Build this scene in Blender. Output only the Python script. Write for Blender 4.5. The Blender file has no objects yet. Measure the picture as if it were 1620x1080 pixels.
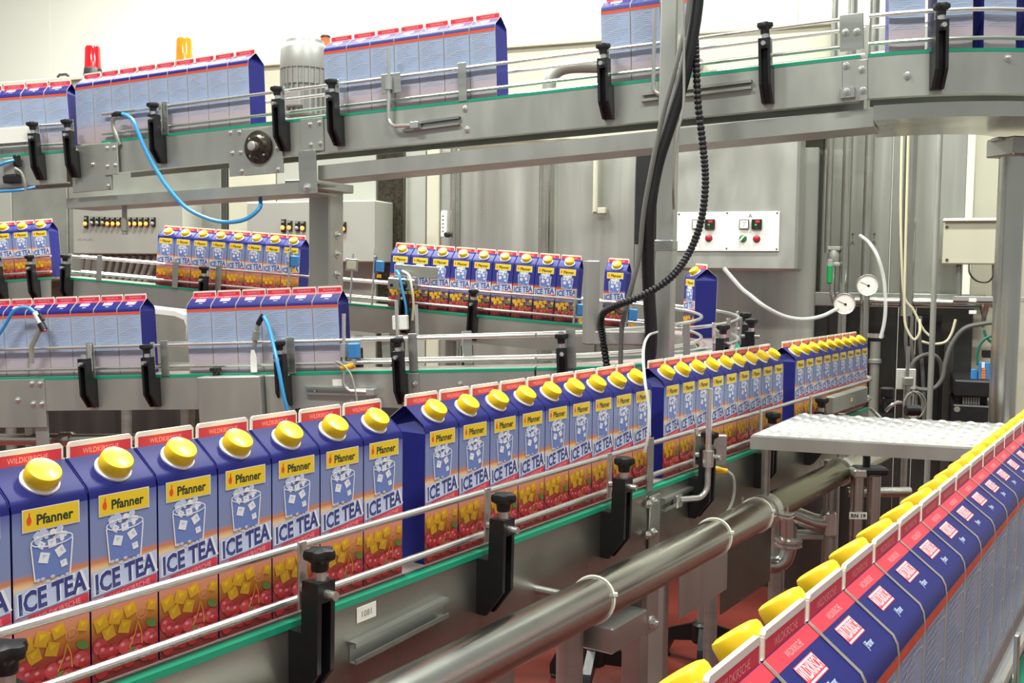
import bpy, math, random
from mathutils import Vector as V, Matrix
random.seed(7)
S = bpy.context.scene
COL = S.collection
EYE = 1.55
F_PX, PITCH, ROLL = 1620.0, 0.065, 0.0115
# ------------------------------------------------------------------ camera
fw = V((0, math.cos(PITCH), -math.sin(PITCH)))
_u0 = V((0, math.sin(PITCH), math.cos(PITCH)))
_r0 = V((1, 0, 0))
CR = _r0 * math.cos(ROLL) + _u0 * math.sin(ROLL)
CU = _u0 * math.cos(ROLL) - _r0 * math.sin(ROLL)
cd = bpy.data.cameras.new('camera')
cam = bpy.data.objects.new('camera', cd)
COL.objects.link(cam)
cam.matrix_world = Matrix(((CR.x, CU.x, -fw.x, 0), (CR.y, CU.y, -fw.y, 0), (CR.z, CU.z, -fw.z, EYE), (0, 0, 0, 1)))
cd.sensor_width = 36
cd.lens = 36 * F_PX / 1620
cd.clip_start = 0.05
S.camera = cam
# ------------------------------------------------------------------ world, light, exposure
w = bpy.data.worlds.new('hall_light')
S.world = w
w.use_nodes = True
w.node_tree.nodes['Background'].inputs[0].default_value = (0.97, 1.0, 0.97, 1)
w.node_tree.nodes['Background'].inputs[1].default_value = 0.36
S.view_settings.view_transform = 'Standard'
S.view_settings.look = 'None'
S.view_settings.gamma = 1
S.view_settings.exposure = 0.08
S.view_settings.use_curve_mapping = False


def area(name, loc, sx, sy, power, rot=(0, 0, 0)):
    l = bpy.data.lights.new(name, 'AREA')
    l.shape = 'RECTANGLE'
    l.size, l.size_y, l.energy = sx, sy, power
    l.color = (0.98, 1.0, 0.92)
    o = bpy.data.objects.new(name, l)
    COL.objects.link(o)
    o.location = loc
    o.rotation_euler = rot
    return o


WALL_A = math.radians(-21)
for i, (x, y, p) in enumerate(((-2.6, 1.2, 170), (0.6, 0.2, 140), (-1.5, 4.2, 170), (1.7, 3.0, 170), (-3.7, 6.6, 290), (-0.7, 6.0, 230))):  # last two are added near the back wall to brighten it
    area('ceiling_luminaire_light', (x, y, 5.13), 1.5, 0.28, p, (0, 0, WALL_A))

# ------------------------------------------------------------------ pixel helpers (1620x1080 frame)


def ray(px, py):
    d = fw * F_PX + CR * (px - 810) + CU * (540 - py)
    return d / d.y


def at(px, py, Y):
    p = ray(px, py) * Y
    return V((p.x, p.y, p.z + EYE))


def atz(px, py, z):
    d = ray(px, py)
    d = d * ((z - EYE) / d.z)
    return V((d.x, d.y, z))


EW = V((math.cos(WALL_A), math.sin(WALL_A), 0))      # along the back wall, to the right
NW = V((math.sin(WALL_A), -math.cos(WALL_A), 0))     # out of the wall, to the camera


def onw(px, py, pxc, Y):
    "ray meets the vertical plane parallel to the back wall that passes depth Y at column pxc"
    q = ray(pxc, 540) * Y
    d = ray(px, py)
    k = q.dot(NW) / d.dot(NW)
    p = d * k
    return V((p.x, p.y, p.z + EYE))


# ------------------------------------------------------------------ materials
def lin(h):
    h = h.lstrip('#')
    c = [int(h[i:i + 2], 16) / 255 for i in (0, 2, 4)]
    return tuple(x / 12.92 if x <= 0.04045 else ((x + 0.055) / 1.055) ** 2.4 for x in c) + (1,)


MT = {}


def mat(name, hexcol, rough=0.5, metal=0.0, var=0.0, scale=(6, 6, 6), bump=0.0, rvar=0.0, coat=0.0, emit=0.0, alpha=None, trans=0.0, spec=None, detail=4):
    m = bpy.data.materials.new(name)
    m.use_nodes = True
    nt = m.node_tree
    b = nt.nodes['Principled BSDF']
    c = lin(hexcol)
    b.inputs['Base Color'].default_value = c
    b.inputs['Roughness'].default_value = rough
    b.inputs['Metallic'].default_value = metal
    if coat:
        b.inputs['Coat Weight'].default_value = coat
        b.inputs['Coat Roughness'].default_value = 0.12
    if emit:
        b.inputs['Emission Color'].default_value = c
        b.inputs['Emission Strength'].default_value = emit
    if trans:
        b.inputs['Transmission Weight'].default_value = trans
    if spec is not None:
        b.inputs['Specular IOR Level'].default_value = spec
    if alpha is not None:
        b.inputs['Alpha'].default_value = alpha
    if var or bump or rvar:
        tc = nt.nodes.new('ShaderNodeTexCoord')
        mp = nt.nodes.new('ShaderNodeMapping')
        mp.inputs['Scale'].default_value = scale
        nz = nt.nodes.new('ShaderNodeTexNoise')
        nz.inputs['Scale'].default_value = 1.0
        nz.inputs['Detail'].default_value = detail
        nt.links.new(tc.outputs['Object'], mp.inputs[0])
        nt.links.new(mp.outputs[0], nz.inputs['Vector'])
        if var:
            r = nt.nodes.new('ShaderNodeValToRGB')
            r.color_ramp.elements[0].position = 0.3
            r.color_ramp.elements[1].position = 0.7
            r.color_ramp.elements[0].color = tuple(x * (1 - var) for x in c[:3]) + (1,)
            r.color_ramp.elements[1].color = tuple(min(1, x * (1 + var * 0.6)) for x in c[:3]) + (1,)
            nt.links.new(nz.outputs['Fac'], r.inputs[0])
            nt.links.new(r.outputs[0], b.inputs['Base Color'])
        if rvar:
            q = nt.nodes.new('ShaderNodeMapRange')
            q.inputs['From Min'].default_value = 0.3
            q.inputs['From Max'].default_value = 0.7
            q.inputs['To Min'].default_value = max(0.03, rough - rvar)
            q.inputs['To Max'].default_value = rough + rvar
            nt.links.new(nz.outputs['Fac'], q.inputs['Value'])
            nt.links.new(q.outputs[0], b.inputs['Roughness'])
        if bump:
            bp = nt.nodes.new('ShaderNodeBump')
            bp.inputs['Strength'].default_value = bump
            bp.inputs['Distance'].default_value = 0.002
            nt.links.new(nz.outputs['Fac'], bp.inputs['Height'])
            nt.links.new(bp.outputs[0], b.inputs['Normal'])
    MT[name] = m
    return m


def ramp_mat(name, stops, rough=0.42, axis='Z', lo=0.0, hi=1.0, coat=0.25, vert=0.0):
    "print that changes with height on the carton: colour stops from bottom to top"
    m = bpy.data.materials.new(name)
    m.use_nodes = True
    nt = m.node_tree
    b = nt.nodes['Principled BSDF']
    b.inputs['Roughness'].default_value = rough
    b.inputs['Coat Weight'].default_value = coat
    b.inputs['Coat Roughness'].default_value = 0.2
    tc = nt.nodes.new('ShaderNodeTexCoord')
    sp = nt.nodes.new('ShaderNodeSeparateXYZ')
    mr = nt.nodes.new('ShaderNodeMapRange')
    mr.inputs['From Min'].default_value = lo
    mr.inputs['From Max'].default_value = hi
    nt.links.new(tc.outputs['Object'], sp.inputs[0])
    nt.links.new(sp.outputs[axis], mr.inputs['Value'])
    r = nt.nodes.new('ShaderNodeValToRGB')
    e = r.color_ramp.elements
    while len(e) < len(stops):
        e.new(0.5)
    for k, (p, c) in enumerate(stops):
        e[k].position = (p - lo) / (hi - lo)
        e[k].color = lin(c)
    nt.links.new(mr.outputs[0], r.inputs[0])
    nt.links.new(r.outputs[0], b.inputs['Base Color'])
    MT[name] = m
    return m


mat('steel', 'b6b9b3', 0.36, 0.85, 0.12, (2, 2, 30), 0.02, 0.06)
mat('steel_plate', 'b9bbb4', 0.42, 0.7, 0.10, (9, 9, 3), 0.03, 0.08)
mat('steel_dull', 'a6a89f', 0.5, 0.6, 0.12, (5, 5, 5), 0.04, 0.06)
mat('steel_bright', 'dedfdb', 0.28, 0.85, 0.03, (3, 3, 8), 0.0, 0.04)
mat('steel_pipe', 'c9cac1', 0.24, 1.0, 0.10, (4, 4, 4), 0.0, 0.06)
mat('steel_olive', '8a8870', 0.3, 0.95, 0.15, (3, 3, 3), 0.0, 0.06)
mat('steel_shade', '5f605c', 0.34, 0.9, 0.3, (7, 7, 1), 0.02, 0.1)  # darker steel with shade put into its colour
mat('steel_worn', 'a3a29b', 0.33, 0.92, 0.16, (5, 5, 7), 0.02, 0.08)
mat('steel_dark', '74756e', 0.32, 0.95, 0.15, (8, 8, 2), 0.0, 0.06)
mat('steel_wall', 'c0c2ba', 0.36, 0.75, 0.24, (9, 9, 0.5), 0.02, 0.1)
mat('grey_paint', 'b0b1a8', 0.5, 0.15, 0.05, (3, 3, 3))
mat('cream_paint', 'cfcdb8', 0.5, 0.1, 0.05, (2, 2, 2))
mat('wall_paint', 'f7f6ea', 0.6, 0, 0.015, (1, 1, 1))
mat('floor_red', '662a23', 0.2, 0, 0.3, (2.2, 2.2, 2.2), 0.05, 0.1)
mat('black_plastic', '1c1d1f', 0.42, 0, 0.25, (40, 40, 40), 0.15)
mat('black_rubber', '18181a', 0.5, 0)
mat('black_iron', '161719', 0.35, 0.2, 0.2, (60, 60, 60), 0.3)
mat('oily_iron', '4a4438', 0.35, 0.6, 0.6, (60, 60, 60), 0.4)
mat('green_strip', '1f9a78', 0.4)
mat('belt', 'a39590', 0.38, 0.1, 0.14, (3, 3, 3))
mat('blue_hose', '3d9bdc', 0.3)
mat('grey_hose', '9c9b92', 0.4)
mat('cream_hose', 'd9d3b4', 0.4)
mat('clear_hose', 'dfe3df', 0.25, alpha=0.75)
mat('dark_hose', '6a6a66', 0.5)
mat('green_hose', '1d6a58', 0.4)
mat('blue_plastic', '3f86c8', 0.4)
mat('yellow_plug', 'f0b51e', 0.4)
mat('white_plastic', 'f0efe8', 0.4)
mat('tie_white', 'eeece0', 0.45)
mat('red_lamp', 'c8101c', 0.1, 0, trans=0.35, coat=0.6)
mat('amber_lamp', 'f58a08', 0.1, 0, trans=0.45, coat=0.6)
mat('orange_lamp', 'e0552e', 0.3)
mat('lamp_lit', 'ff8a3a', 0.3, emit=2.2)
mat('lamp_off', '8e8a7e', 0.35)
mat('red_button', 'c2142c', 0.3, coat=0.5)
mat('green_button', '28a04c', 0.3)
mat('dial_white', 'f3f1e8', 0.5)
mat('display_red', 'ff2a20', 0.4, emit=1.3)
mat('display_green', '36d050', 0.4, emit=0.8)
mat('ink', '26272c', 0.6)
mat('valve_green', '1f9a55', 0.35)
mat('orange_plastic', 'f08020', 0.4)
mat('clear_sheet', 'e9eef0', 0.06, 0, alpha=0.16, spec=0.6)
mat('diamond_plate', 'd4d5d3', 0.33, 0.5, 0.06, (8, 8, 8))
mat('sheet_white', 'f2f1ee', 0.35)
mat('motor_grey', 'a7a8a4', 0.4, 0.3, 0.05, (6, 6, 6))
mat('copper', 'b5522c', 0.5)
mat('luminaire', 'ffffff', 0.5, emit=6.0)
# carton prints
mat('navy', '1e2270', 0.45, spec=0.3)
mat('navy_side', '25297a', 0.5, spec=0.3)
mat('cap_yellow', 'fbd51a', 0.35, coat=0.2)
mat('print_yellow', 'f4cf2a', 0.4)
mat('print_white', 'eef0f6', 0.42)
mat('print_ice', 'c3cfec', 0.42)
mat('print_ice_blue', '6f86c8', 0.42)
mat('print_green_ink', '23402c', 0.45)
mat('print_red', 'd8384c', 0.42)
mat('print_pink', 'f4a0a6', 0.42)
mat('print_navy', '3a4486', 0.42)
mat('print_cherry', 'b92a32', 0.35, coat=0.3)
mat('print_cherry_light', 'e88890', 0.4)
mat('print_cherry_mid', 'd0444c', 0.35, coat=0.3)
mat('print_leaf', '6a8f45', 0.45)
mat('print_gold', 'e8b02c', 0.42)
mat('print_orange', 'ee6a2a', 0.42)
mat('print_orange_red', 'f0542e', 0.42)
mat('board_edge', 'efe6da', 0.7)
mat('board_tan', 'b9b0a2', 0.7)
mat('print_pattern', 'c2cad8', 0.42)
ramp_mat('front_pale', [(0.0, '8a2a2c'), (0.045, 'b04030'), (0.07, 'd99a34'), (0.09, 'e0908c'), (0.106, 'c4a8cc'), (0.128, 'd8d4e4'), (0.138, 'f0d0a0'), (0.145, 'd8844c'), (0.152, '8590ba'), (0.2, '7f8fc0'), (0.232, '3a4496')], lo=0, hi=0.24)  # paler copy of the front print, flash lightening put into its colours
ramp_mat('front_navy', [(0.0, '4a2040'), (0.05, '5c3a3a'), (0.08, '3c3a8a'), (0.1, 'c4c4e0'), (0.118, 'e6dcdc'), (0.13, 'f0c070'), (0.139, 'd06a38'), (0.15, '30358c'), (0.232, '2a2e86')], lo=0, hi=0.24)
ramp_mat('back_pale', [(0.0, 'b8a6b0'), (0.05, 'bcaeb8'), (0.07, 'b0b0c6'), (0.085, 'a9b8d4'), (0.12, '9eb0d2'), (0.2, 'a4b4d4'), (0.226, '909ec4')], lo=0, hi=0.24)


# ------------------------------------------------------------------ mesh builder
class MB:
    def __init__(self, *mats):
        self.v, self.f, self.m = [], [], []
        self.mats = list(mats) or ['steel']
        self.M = Matrix.Identity(4)

    def mi(self, name):
        if name is None:
            return 0
        if name not in self.mats:
            self.mats.append(name)
        return self.mats.index(name)

    def add(self, vs, fs, m=None, flat=False):
        o = len(self.v)
        k = self.mi(m)
        self.v += [self.M @ V(p) for p in vs]
        for f in fs:
            self.f.append(tuple(i + o for i in f))
            self.m.append(k)
        return self

    def box(self, c, s, m=None, ch=0.0):
        "centre, size, chamfer"
        c = V(c)
        h = V(s) / 2
        ch = min(ch, min(h) * 0.9)
        if ch <= 0:
            vs = [c + V((x * h.x, y * h.y, z * h.z)) for x in (-1, 1) for y in (-1, 1) for z in (-1, 1)]
            fs = [(0, 1, 3, 2), (4, 6, 7, 5), (0, 4, 5, 1), (2, 3, 7, 6), (0, 2, 6, 4), (1, 5, 7, 3)]
            return self.add(vs, fs, m)
        vs, ix = [], {}
        for x in (-1, 1):
            for y in (-1, 1):
                for z in (-1, 1):
                    for ax in range(3):
                        q = [x * (h.x - ch), y * (h.y - ch), z * (h.z - ch)]
                        q[ax] = (x, y, z)[ax] * h[ax]
                        ix[(x, y, z, ax)] = len(vs)
                        vs.append(c + V(q))
        fs = []
        R = (-1, 1)
        for ax in range(3):
            b, d = [i for i in range(3) if i != ax]
            for s_ in R:
                def k(p, q):
                    t = [0, 0, 0]
                    t[ax], t[b], t[d] = s_, p, q
                    return ix[tuple(t) + (ax,)]
                fs.append((k(-1, -1), k(1, -1), k(1, 1), k(-1, 1)))
            for p in R:
                for q in R:
                    def kk(e, which):
                        t = [0, 0, 0]
                        t[ax], t[b], t[d] = e, p, q
                        return ix[tuple(t) + (which,)]
                    fs.append((kk(-1, b), kk(1, b), kk(1, d), kk(-1, d)))
        for x in R:
            for y in R:
                for z in R:
                    fs.append(tuple(ix[(x, y, z, a_)] for a_ in range(3)))
        return self.add(vs, fs, m)

    def prism(self, poly, y0, y1, m=None, axis='y'):
        "polygon (a,b) extruded; axis y: (a->x,b->z), x: (a->y,b->z), z: (a->x,b->y)"
        n = len(poly)

        def P(a, b, t):
            return {'y': (a, t, b), 'x': (t, a, b), 'z': (a, b, t)}[axis]
        vs = [P(a, b, y0) for a, b in poly] + [P(a, b, y1) for a, b in poly]
        fs = [tuple(range(n)), tuple(range(2 * n - 1, n - 1, -1))]
        fs += [(i, (i + 1) % n, (i + 1) % n + n, i + n) for i in range(n)]
        return self.add(vs, fs, m)

    def tube(self, pts, r, m=None, n=10, cap=True):
        pts = [V(p) for p in pts]
        rs = r if isinstance(r, (list, tuple)) else [r] * len(pts)
        t0 = (pts[1] - pts[0]).normalized()
        up = V((0, 0, 1)) if abs(t0.z) < 0.9 else V((1, 0, 0))
        a = t0.cross(up).normalized()
        vs, fs = [], []
        for i, p in enumerate(pts):
            t = (pts[min(i + 1, len(pts) - 1)] - pts[max(i - 1, 0)]).normalized()
            a = (a - t * a.dot(t)).normalized()
            b = t.cross(a)
            for k in range(n):
                th = 2 * math.pi * k / n
                vs.append(p + (a * math.cos(th) + b * math.sin(th)) * rs[i])
        for i in range(len(pts) - 1):
            for k in range(n):
                fs.append((i * n + k, i * n + (k + 1) % n, (i + 1) * n + (k + 1) % n, (i + 1) * n + k))
        if cap:
            fs.append(tuple(range(n - 1, -1, -1)))
            fs.append(tuple(range((len(pts) - 1) * n, len(pts) * n)))
        return self.add(vs, fs, m)

    def lathe(self, prof, base=(0, 0, 0), axis=(0, 0, 1), m=None, n=20):
        "profile [(r,h)] turned about axis from base"
        base = V(base)
        ax = V(axis).normalized()
        up = V((0, 0, 1)) if abs(ax.z) < 0.9 else V((1, 0, 0))
        a = ax.cross(up).normalized()
        b = ax.cross(a)
        vs, fs = [], []
        for r, h in prof:
            for k in range(n):
                th = 2 * math.pi * k / n
                vs.append(base + ax * h + (a * math.cos(th) + b * math.sin(th)) * max(r, 1e-5))
        for i in range(len(prof) - 1):
            for k in range(n):
                fs.append((i * n + k, i * n + (k + 1) % n, (i + 1) * n + (k + 1) % n, (i + 1) * n + k))
        fs.append(tuple(range(n - 1, -1, -1)))
        fs.append(tuple(range((len(prof) - 1) * n, len(prof) * n)))
        return self.add(vs, fs, m)

    def sweep(self, frames, sec, m=None):
        "section [(t,z)] along frames [(P,T,N)]"
        n = len(sec)
        vs, fs = [], []
        for P, T, N in frames:
            for t, z in sec:
                vs.append(P + N * t + V((0, 0, z)))
        for i in range(len(frames) - 1):
            for k in range(n):
                fs.append((i * n + k, i * n + (k + 1) % n, (i + 1) * n + (k + 1) % n, (i + 1) * n + k))
        fs.append(tuple(range(n - 1, -1, -1)))
        fs.append(tuple(range((len(frames) - 1) * n, len(frames) * n)))
        return self.add(vs, fs, m)

    def build(self, name, parent=None, local=False, smooth=True, label=None):
        me = bpy.data.meshes.new(name)
        vs = self.v
        if parent is not None and not local:
            inv = WM[parent.name].inverted()
            vs = [inv @ p for p in vs]
        me.from_pydata([tuple(p) for p in vs], [], self.f)
        for mn in self.mats:
            me.materials.append(MT[mn])
        me.polygons.foreach_set('material_index', self.m)
        me.update()
        import bmesh
        bm = bmesh.new()
        bm.from_mesh(me)
        bmesh.ops.recalc_face_normals(bm, faces=bm.faces)
        bm.to_mesh(me)
        bm.free()
        if smooth:
            me.polygons.foreach_set('use_smooth', [True] * len(me.polygons))
            me.set_sharp_from_angle(angle=math.radians(32))
        o = bpy.data.objects.new(name, me)
        COL.objects.link(o)
        if parent is not None:
            o.parent = parent
        WM[o.name] = WM[parent.name].copy() if parent is not None else Matrix.Identity(4)
        if label:
            o['label'] = label
        return o


WM = {}


def thing(name, label, cat, loc=(0, 0, 0), group=None, M=None):
    o = bpy.data.objects.new(name, None)
    o.empty_display_size = 0.05
    COL.objects.link(o)
    MM = M if M is not None else Matrix.Translation(V(loc))
    o.matrix_world = MM
    WM[o.name] = MM.copy()
    tag(o, label, cat, group)
    o['kind'] = 'thing'
    return o


def tag(o, label, cat, group=None):
    o['label'] = label
    o['category'] = cat
    if group:
        o['group'] = group
    return o


def struct(o):
    o['kind'] = 'structure'
    return o


def part(mesh, name, parent, M=None):
    "another object that shares a mesh, placed in the parent's own space"
    o = bpy.data.objects.new(name, mesh)
    COL.objects.link(o)
    o.parent = parent
    if M is not None:
        o.matrix_local = M
    WM[o.name] = WM[parent.name] @ (M if M is not None else Matrix.Identity(4))
    return o


_tc = {}


def text_mesh(mb, body, M, h, m, sx=1.0, shear=0.0, bold=0.012):
    "flat lettering, cap height h, centred, in the local xz plane of M facing -y"
    key = (body, shear, bold)
    if key not in _tc:
        cu = bpy.data.curves.new('txt', 'FONT')
        cu.body = body
        cu.size = 1
        cu.align_x = 'CENTER'
        cu.resolution_u = 2
        cu.shear = shear
        cu.offset = bold
        o = bpy.data.objects.new('txt', cu)
        COL.objects.link(o)
        bpy.context.view_layer.update()
        me = bpy.data.meshes.new_from_object(o.evaluated_get(bpy.context.evaluated_depsgraph_get()))
        _tc[key] = ([v.co.copy() for v in me.vertices], [tuple(p.vertices) for p in me.polygons])
        bpy.data.objects.remove(o)
        bpy.data.meshes.remove(me)
    vs, fs = _tc[key]
    k = h / 0.72
    mb.add([M @ V((v.x * k * sx, 0, v.y * k)) for v in vs], fs, m)


def arc_pts(pts, n=8):
    "Catmull-Rom through points"
    pts = [V(p) for p in pts]
    P = [pts[0] * 2 - pts[1]] + pts + [pts[-1] * 2 - pts[-2]]
    out = []
    for i in range(1, len(P) - 2):
        a, b, c, d = P[i - 1:i + 3]
        for k in range(n):
            t = k / n
            out.append(0.5 * ((2 * b) + (c - a) * t + (2 * a - 5 * b + 4 * c - d) * t * t + (3 * b - a - 3 * c + d) * t ** 3))
    out.append(pts[-1])
    return out


ORD = 'first second third fourth fifth sixth seventh eighth ninth tenth eleventh twelfth thirteenth fourteenth fifteenth sixteenth seventeenth eighteenth nineteenth twentieth'.split()
ORD += ['twenty-' + q for q in ORD[:9]] + ['thirtieth'] + ['thirty-' + q for q in ORD[:9]]


# ------------------------------------------------------------------ conveyor paths
class Path:
    "front edge of a belt, left to right; N points out to the camera side"

    def __init__(self, pts):
        self.p = [V(q) for q in pts]
        self.c = [0]
        for a, b in zip(self.p, self.p[1:]):
            self.c.append(self.c[-1] + (b - a).length)
        self.L = self.c[-1]

    def fr(self, s):
        i = 0
        while i < len(self.c) - 2 and s > self.c[i + 1]:
            i += 1
        a, b = self.p[i], self.p[i + 1]
        T = (b - a).normalized()
        P = a + T * (s - self.c[i])

        def nrm(j):
            j = max(0, min(len(self.p) - 2, j))
            q = self.p[j + 1] - self.p[j]
            return V((q.y, -q.x, 0)).normalized()
        N = nrm(i)
        f = (s - self.c[i]) / max(1e-6, self.c[i + 1] - self.c[i])
        if f > 0.999:
            N = (nrm(i) + nrm(i + 1)).normalized()
        elif f < 0.001:
            N = (nrm(i) + nrm(i - 1)).normalized() if i else N
        return P, T, N

    def frames(self, s0, s1):
        ss = [s0] + [c for c in self.c if s0 + 1e-4 < c < s1 - 1e-4] + [s1]
        return [self.fr(s) for s in ss]

    def mtx(self, s, t=0, z=0, turn=False):
        P, T, N = self.fr(s)
        y = -N
        zz = T.cross(y).normalized()
        x = T
        y = zz.cross(x)
        o = P + N * t + zz * z
        if turn:
            x, y = -x, -y
        return Matrix(((x.x, y.x, zz.x, o.x), (x.y, y.y, zz.y, o.y), (x.z, y.z, zz.z, o.z), (0, 0, 0, 1)))

    def pix(self, px, py, t=0.0, seg=0):
        "(s, height above belt line, point) where the pixel meets the vertical plane at offset t of a straight run"
        a, b = self.p[seg], self.p[seg + 1]
        q = b - a
        N = V((q.y, -q.x, 0)).normalized()
        eye = V((0, 0, EYE))
        d = ray(px, py)
        k = (a + N * t - eye).dot(N) / d.dot(N)
        P = eye + d * k
        h = V((q.x, q.y, 0))
        f = (P - a).dot(h) / h.dot(h)
        s = self.c[seg] + f * q.length
        return s, P.z - (a.z + q.z * f), P


A_F = 0.5927
DF = V((math.sin(A_F), math.cos(A_F), 0))
NF = V((math.cos(A_F), -math.sin(A_F), 0))
OF = V((-0.518, 1.145, EYE - 0.491))
pathF = Path([OF - DF * 0.9, OF + DF * 3.36])
A_R = 0.5854
DR = V((math.sin(A_R), math.cos(A_R), 0))
NR = V((math.cos(A_R), -math.sin(A_R), 0))
OR = V((0.2185, 0.7417, EYE - 0.519)) + NR * 0.0475
pathR = Path([OR - DR * 0.5, OR + DR * 2.6])
# upper conveyor: straight run, then a bend away to the right
u0, u1 = at(545, 180, 3.60), at(1223, 103, 3.0)
dU = (u1 - u0).normalized()
uA = u0 - dU * 1.27
uB = u0 + dU * 1.725
pu = [uA, uB]
hd = math.atan2(dU.y, dU.x)
RU = 0.66
cU = uB + V((-dU.y, dU.x, 0)).normalized() * RU
for k in range(1, 13):
    a_ = hd - math.pi / 2 + math.radians(7 * k)
    pu.append(V((cU.x + RU * math.cos(a_), cU.y + RU * math.sin(a_), uB.z + 0.004 * k * 0.5)))
pathU = Path(pu)
# lower loop: near run, half turn, far run
m0, m1 = at(-60, 597, 3.79), at(850, 579.5, 3.27)
dM = (m1 - m0).normalized()
pm = [m0, m1]
hm = math.atan2(dM.y, dM.x)
RM = 0.60
m2a, m2b = at(925, 513, 4.35), at(95, 436.5, 5.1)
cM = m1 + V((-dM.y, dM.x, 0)).normalized() * RM
h2 = math.atan2((m2b - m2a).y, (m2b - m2a).x)
turn_ang = (h2 - hm) % (2 * math.pi)
pathM1 = Path(pm)
e2 = V(((m2a - m2b).x, (m2a - m2b).y, 0)).normalized()
n2 = V((e2.y, -e2.x, 0))                      # out of the far run, to the camera
# far run front edge is the inner edge of the loop
zf = m2a.z
arc_out = [m1]
N_ARC = 24
for k in range(1, N_ARC + 1):
    a_ = hm - math.pi / 2 + turn_ang * k / N_ARC
    arc_out.append(V((cM.x + RM * math.cos(a_), cM.y + RM * math.sin(a_), m1.z + (zf - m1.z) * k / N_ARC)))
pathMA = Path(arc_out)
arc_end = arc_out[-1]                          # outer edge = far edge of the far run
WB = 0.135                                     # belt plus edges, front to back
front_end = arc_end + n2 * WB
m2b2 = front_end + (m2b - m2a)
pathM2 = Path([m2b2, front_end])
pathM3 = Path([at(-60, 447, 5.02), at(90, 437, 4.98)])
pathUL = Path([at(-70, 250, 4.12), at(112, 237, 4.09)])


# ------------------------------------------------------------------ conveyor builder
def proto(mb, name):
    o = mb.build(name, None, local=True)
    me = o.data
    bpy.data.objects.remove(o)
    return me


def knob_proto():
    b = MB('black_plastic')
    n = 40
    prof = [(0.55, 0.0), (0.60, 0.004), (0.62, 0.012), (0.95, 0.018), (1.0, 0.024), (0.93, 0.030), (0.35, 0.033)]
    vs, fs = [], []
    for r, h in prof:
        for k in range(n):
            th = 2 * math.pi * k / n
            lobe = 1 + (0.17 * math.cos(5 * th) if h >= 0.018 and r > 0.5 else 0)
            rr = 0.0205 * r * lobe
            vs.append((rr * math.cos(th), rr * math.sin(th), h))
    for i in range(len(prof) - 1):
        for k in range(n):
            fs.append((i * n + k, i * n + (k + 1) % n, (i + 1) * n + (k + 1) % n, (i + 1) * n + k))
    fs.append(tuple(range(n - 1, -1, -1)))
    fs.append(tuple(range((len(prof) - 1) * n, len(prof) * n)))
    b.add(vs, fs)
    return proto(b, 'clamp_knob')


def bracket_proto():
    "-y is out of the conveyor; z=0 is the belt"
    b = MB('black_plastic')
    # two cheeks and a web leave a slot on the outer face
    prof = [(-0.001, -0.012), (-0.001, -0.113), (-0.020, -0.113), (-0.056, -0.066), (-0.058, 0.063), (-0.027, 0.063), (-0.025, -0.012)]
    for x0, x1 in ((-0.017, -0.009), (0.009, 0.017)):
        b.prism(prof, x0, x1, axis='x')
    web = [(-0.001, -0.012), (-0.001, -0.113), (-0.012, -0.113), (-0.036, -0.060), (-0.036, 0.06), (-0.027, 0.0625), (-0.025, -0.012)]
    b.prism(web, -0.009, 0.009, axis='x')
    b.box((0, -0.045, 0.048), (0.0185, 0.0255, 0.029))
    return proto(b, 'guide_bracket')


def pin_proto():
    b = MB('steel_bright')
    b.tube([(0, -0.076, 0.045), (0, -0.006, 0.045)], 0.0065, n=12)
    b.tube([(0, -0.045, 0.063), (0, -0.045, 0.077)], 0.0095, n=10)
    b.box((0, -0.010, 0.064), (0.016, 0.005, 0.098), ch=0.001)
    return proto(b, 'rail_clamp_pin')


def bolt_proto():
    b = MB('steel_bright')
    b.lathe([(0.0105, 0), (0.0105, 0.0015), (0.0085, 0.002), (0.0085, 0.002)], axis=(0, -1, 0), n=14)
    b.lathe([(0.0068, 0.0015), (0.0068, 0.007), (0.006, 0.008)], axis=(0, -1, 0), n=6)
    b.lathe([(0.0036, 0.006), (0.0036, 0.0115), (0.003, 0.012)], axis=(0, -1, 0), n=8)
    return proto(b, 'hex_bolt')


P_KNOB, P_BRK, P_PIN, P_BOLT = knob_proto(), bracket_proto(), pin_proto(), bolt_proto()
T4 = Matrix.Translation


def bracket(root, M, knob=True):
    rel = WM[root.name].inverted() @ M
    o = part(P_BRK, 'guide_bracket', root, rel)
    part(P_PIN, 'clamp_pin', o)
    if knob:
        part(P_KNOB, 'clamp_knob', o, T4((0, -0.045, 0.076)))
    return o


def bolt(root, M, sc=1.0):
    return part(P_BOLT, 'hex_bolt', root, WM[root.name].inverted() @ M @ Matrix.Scale(sc, 4))


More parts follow.
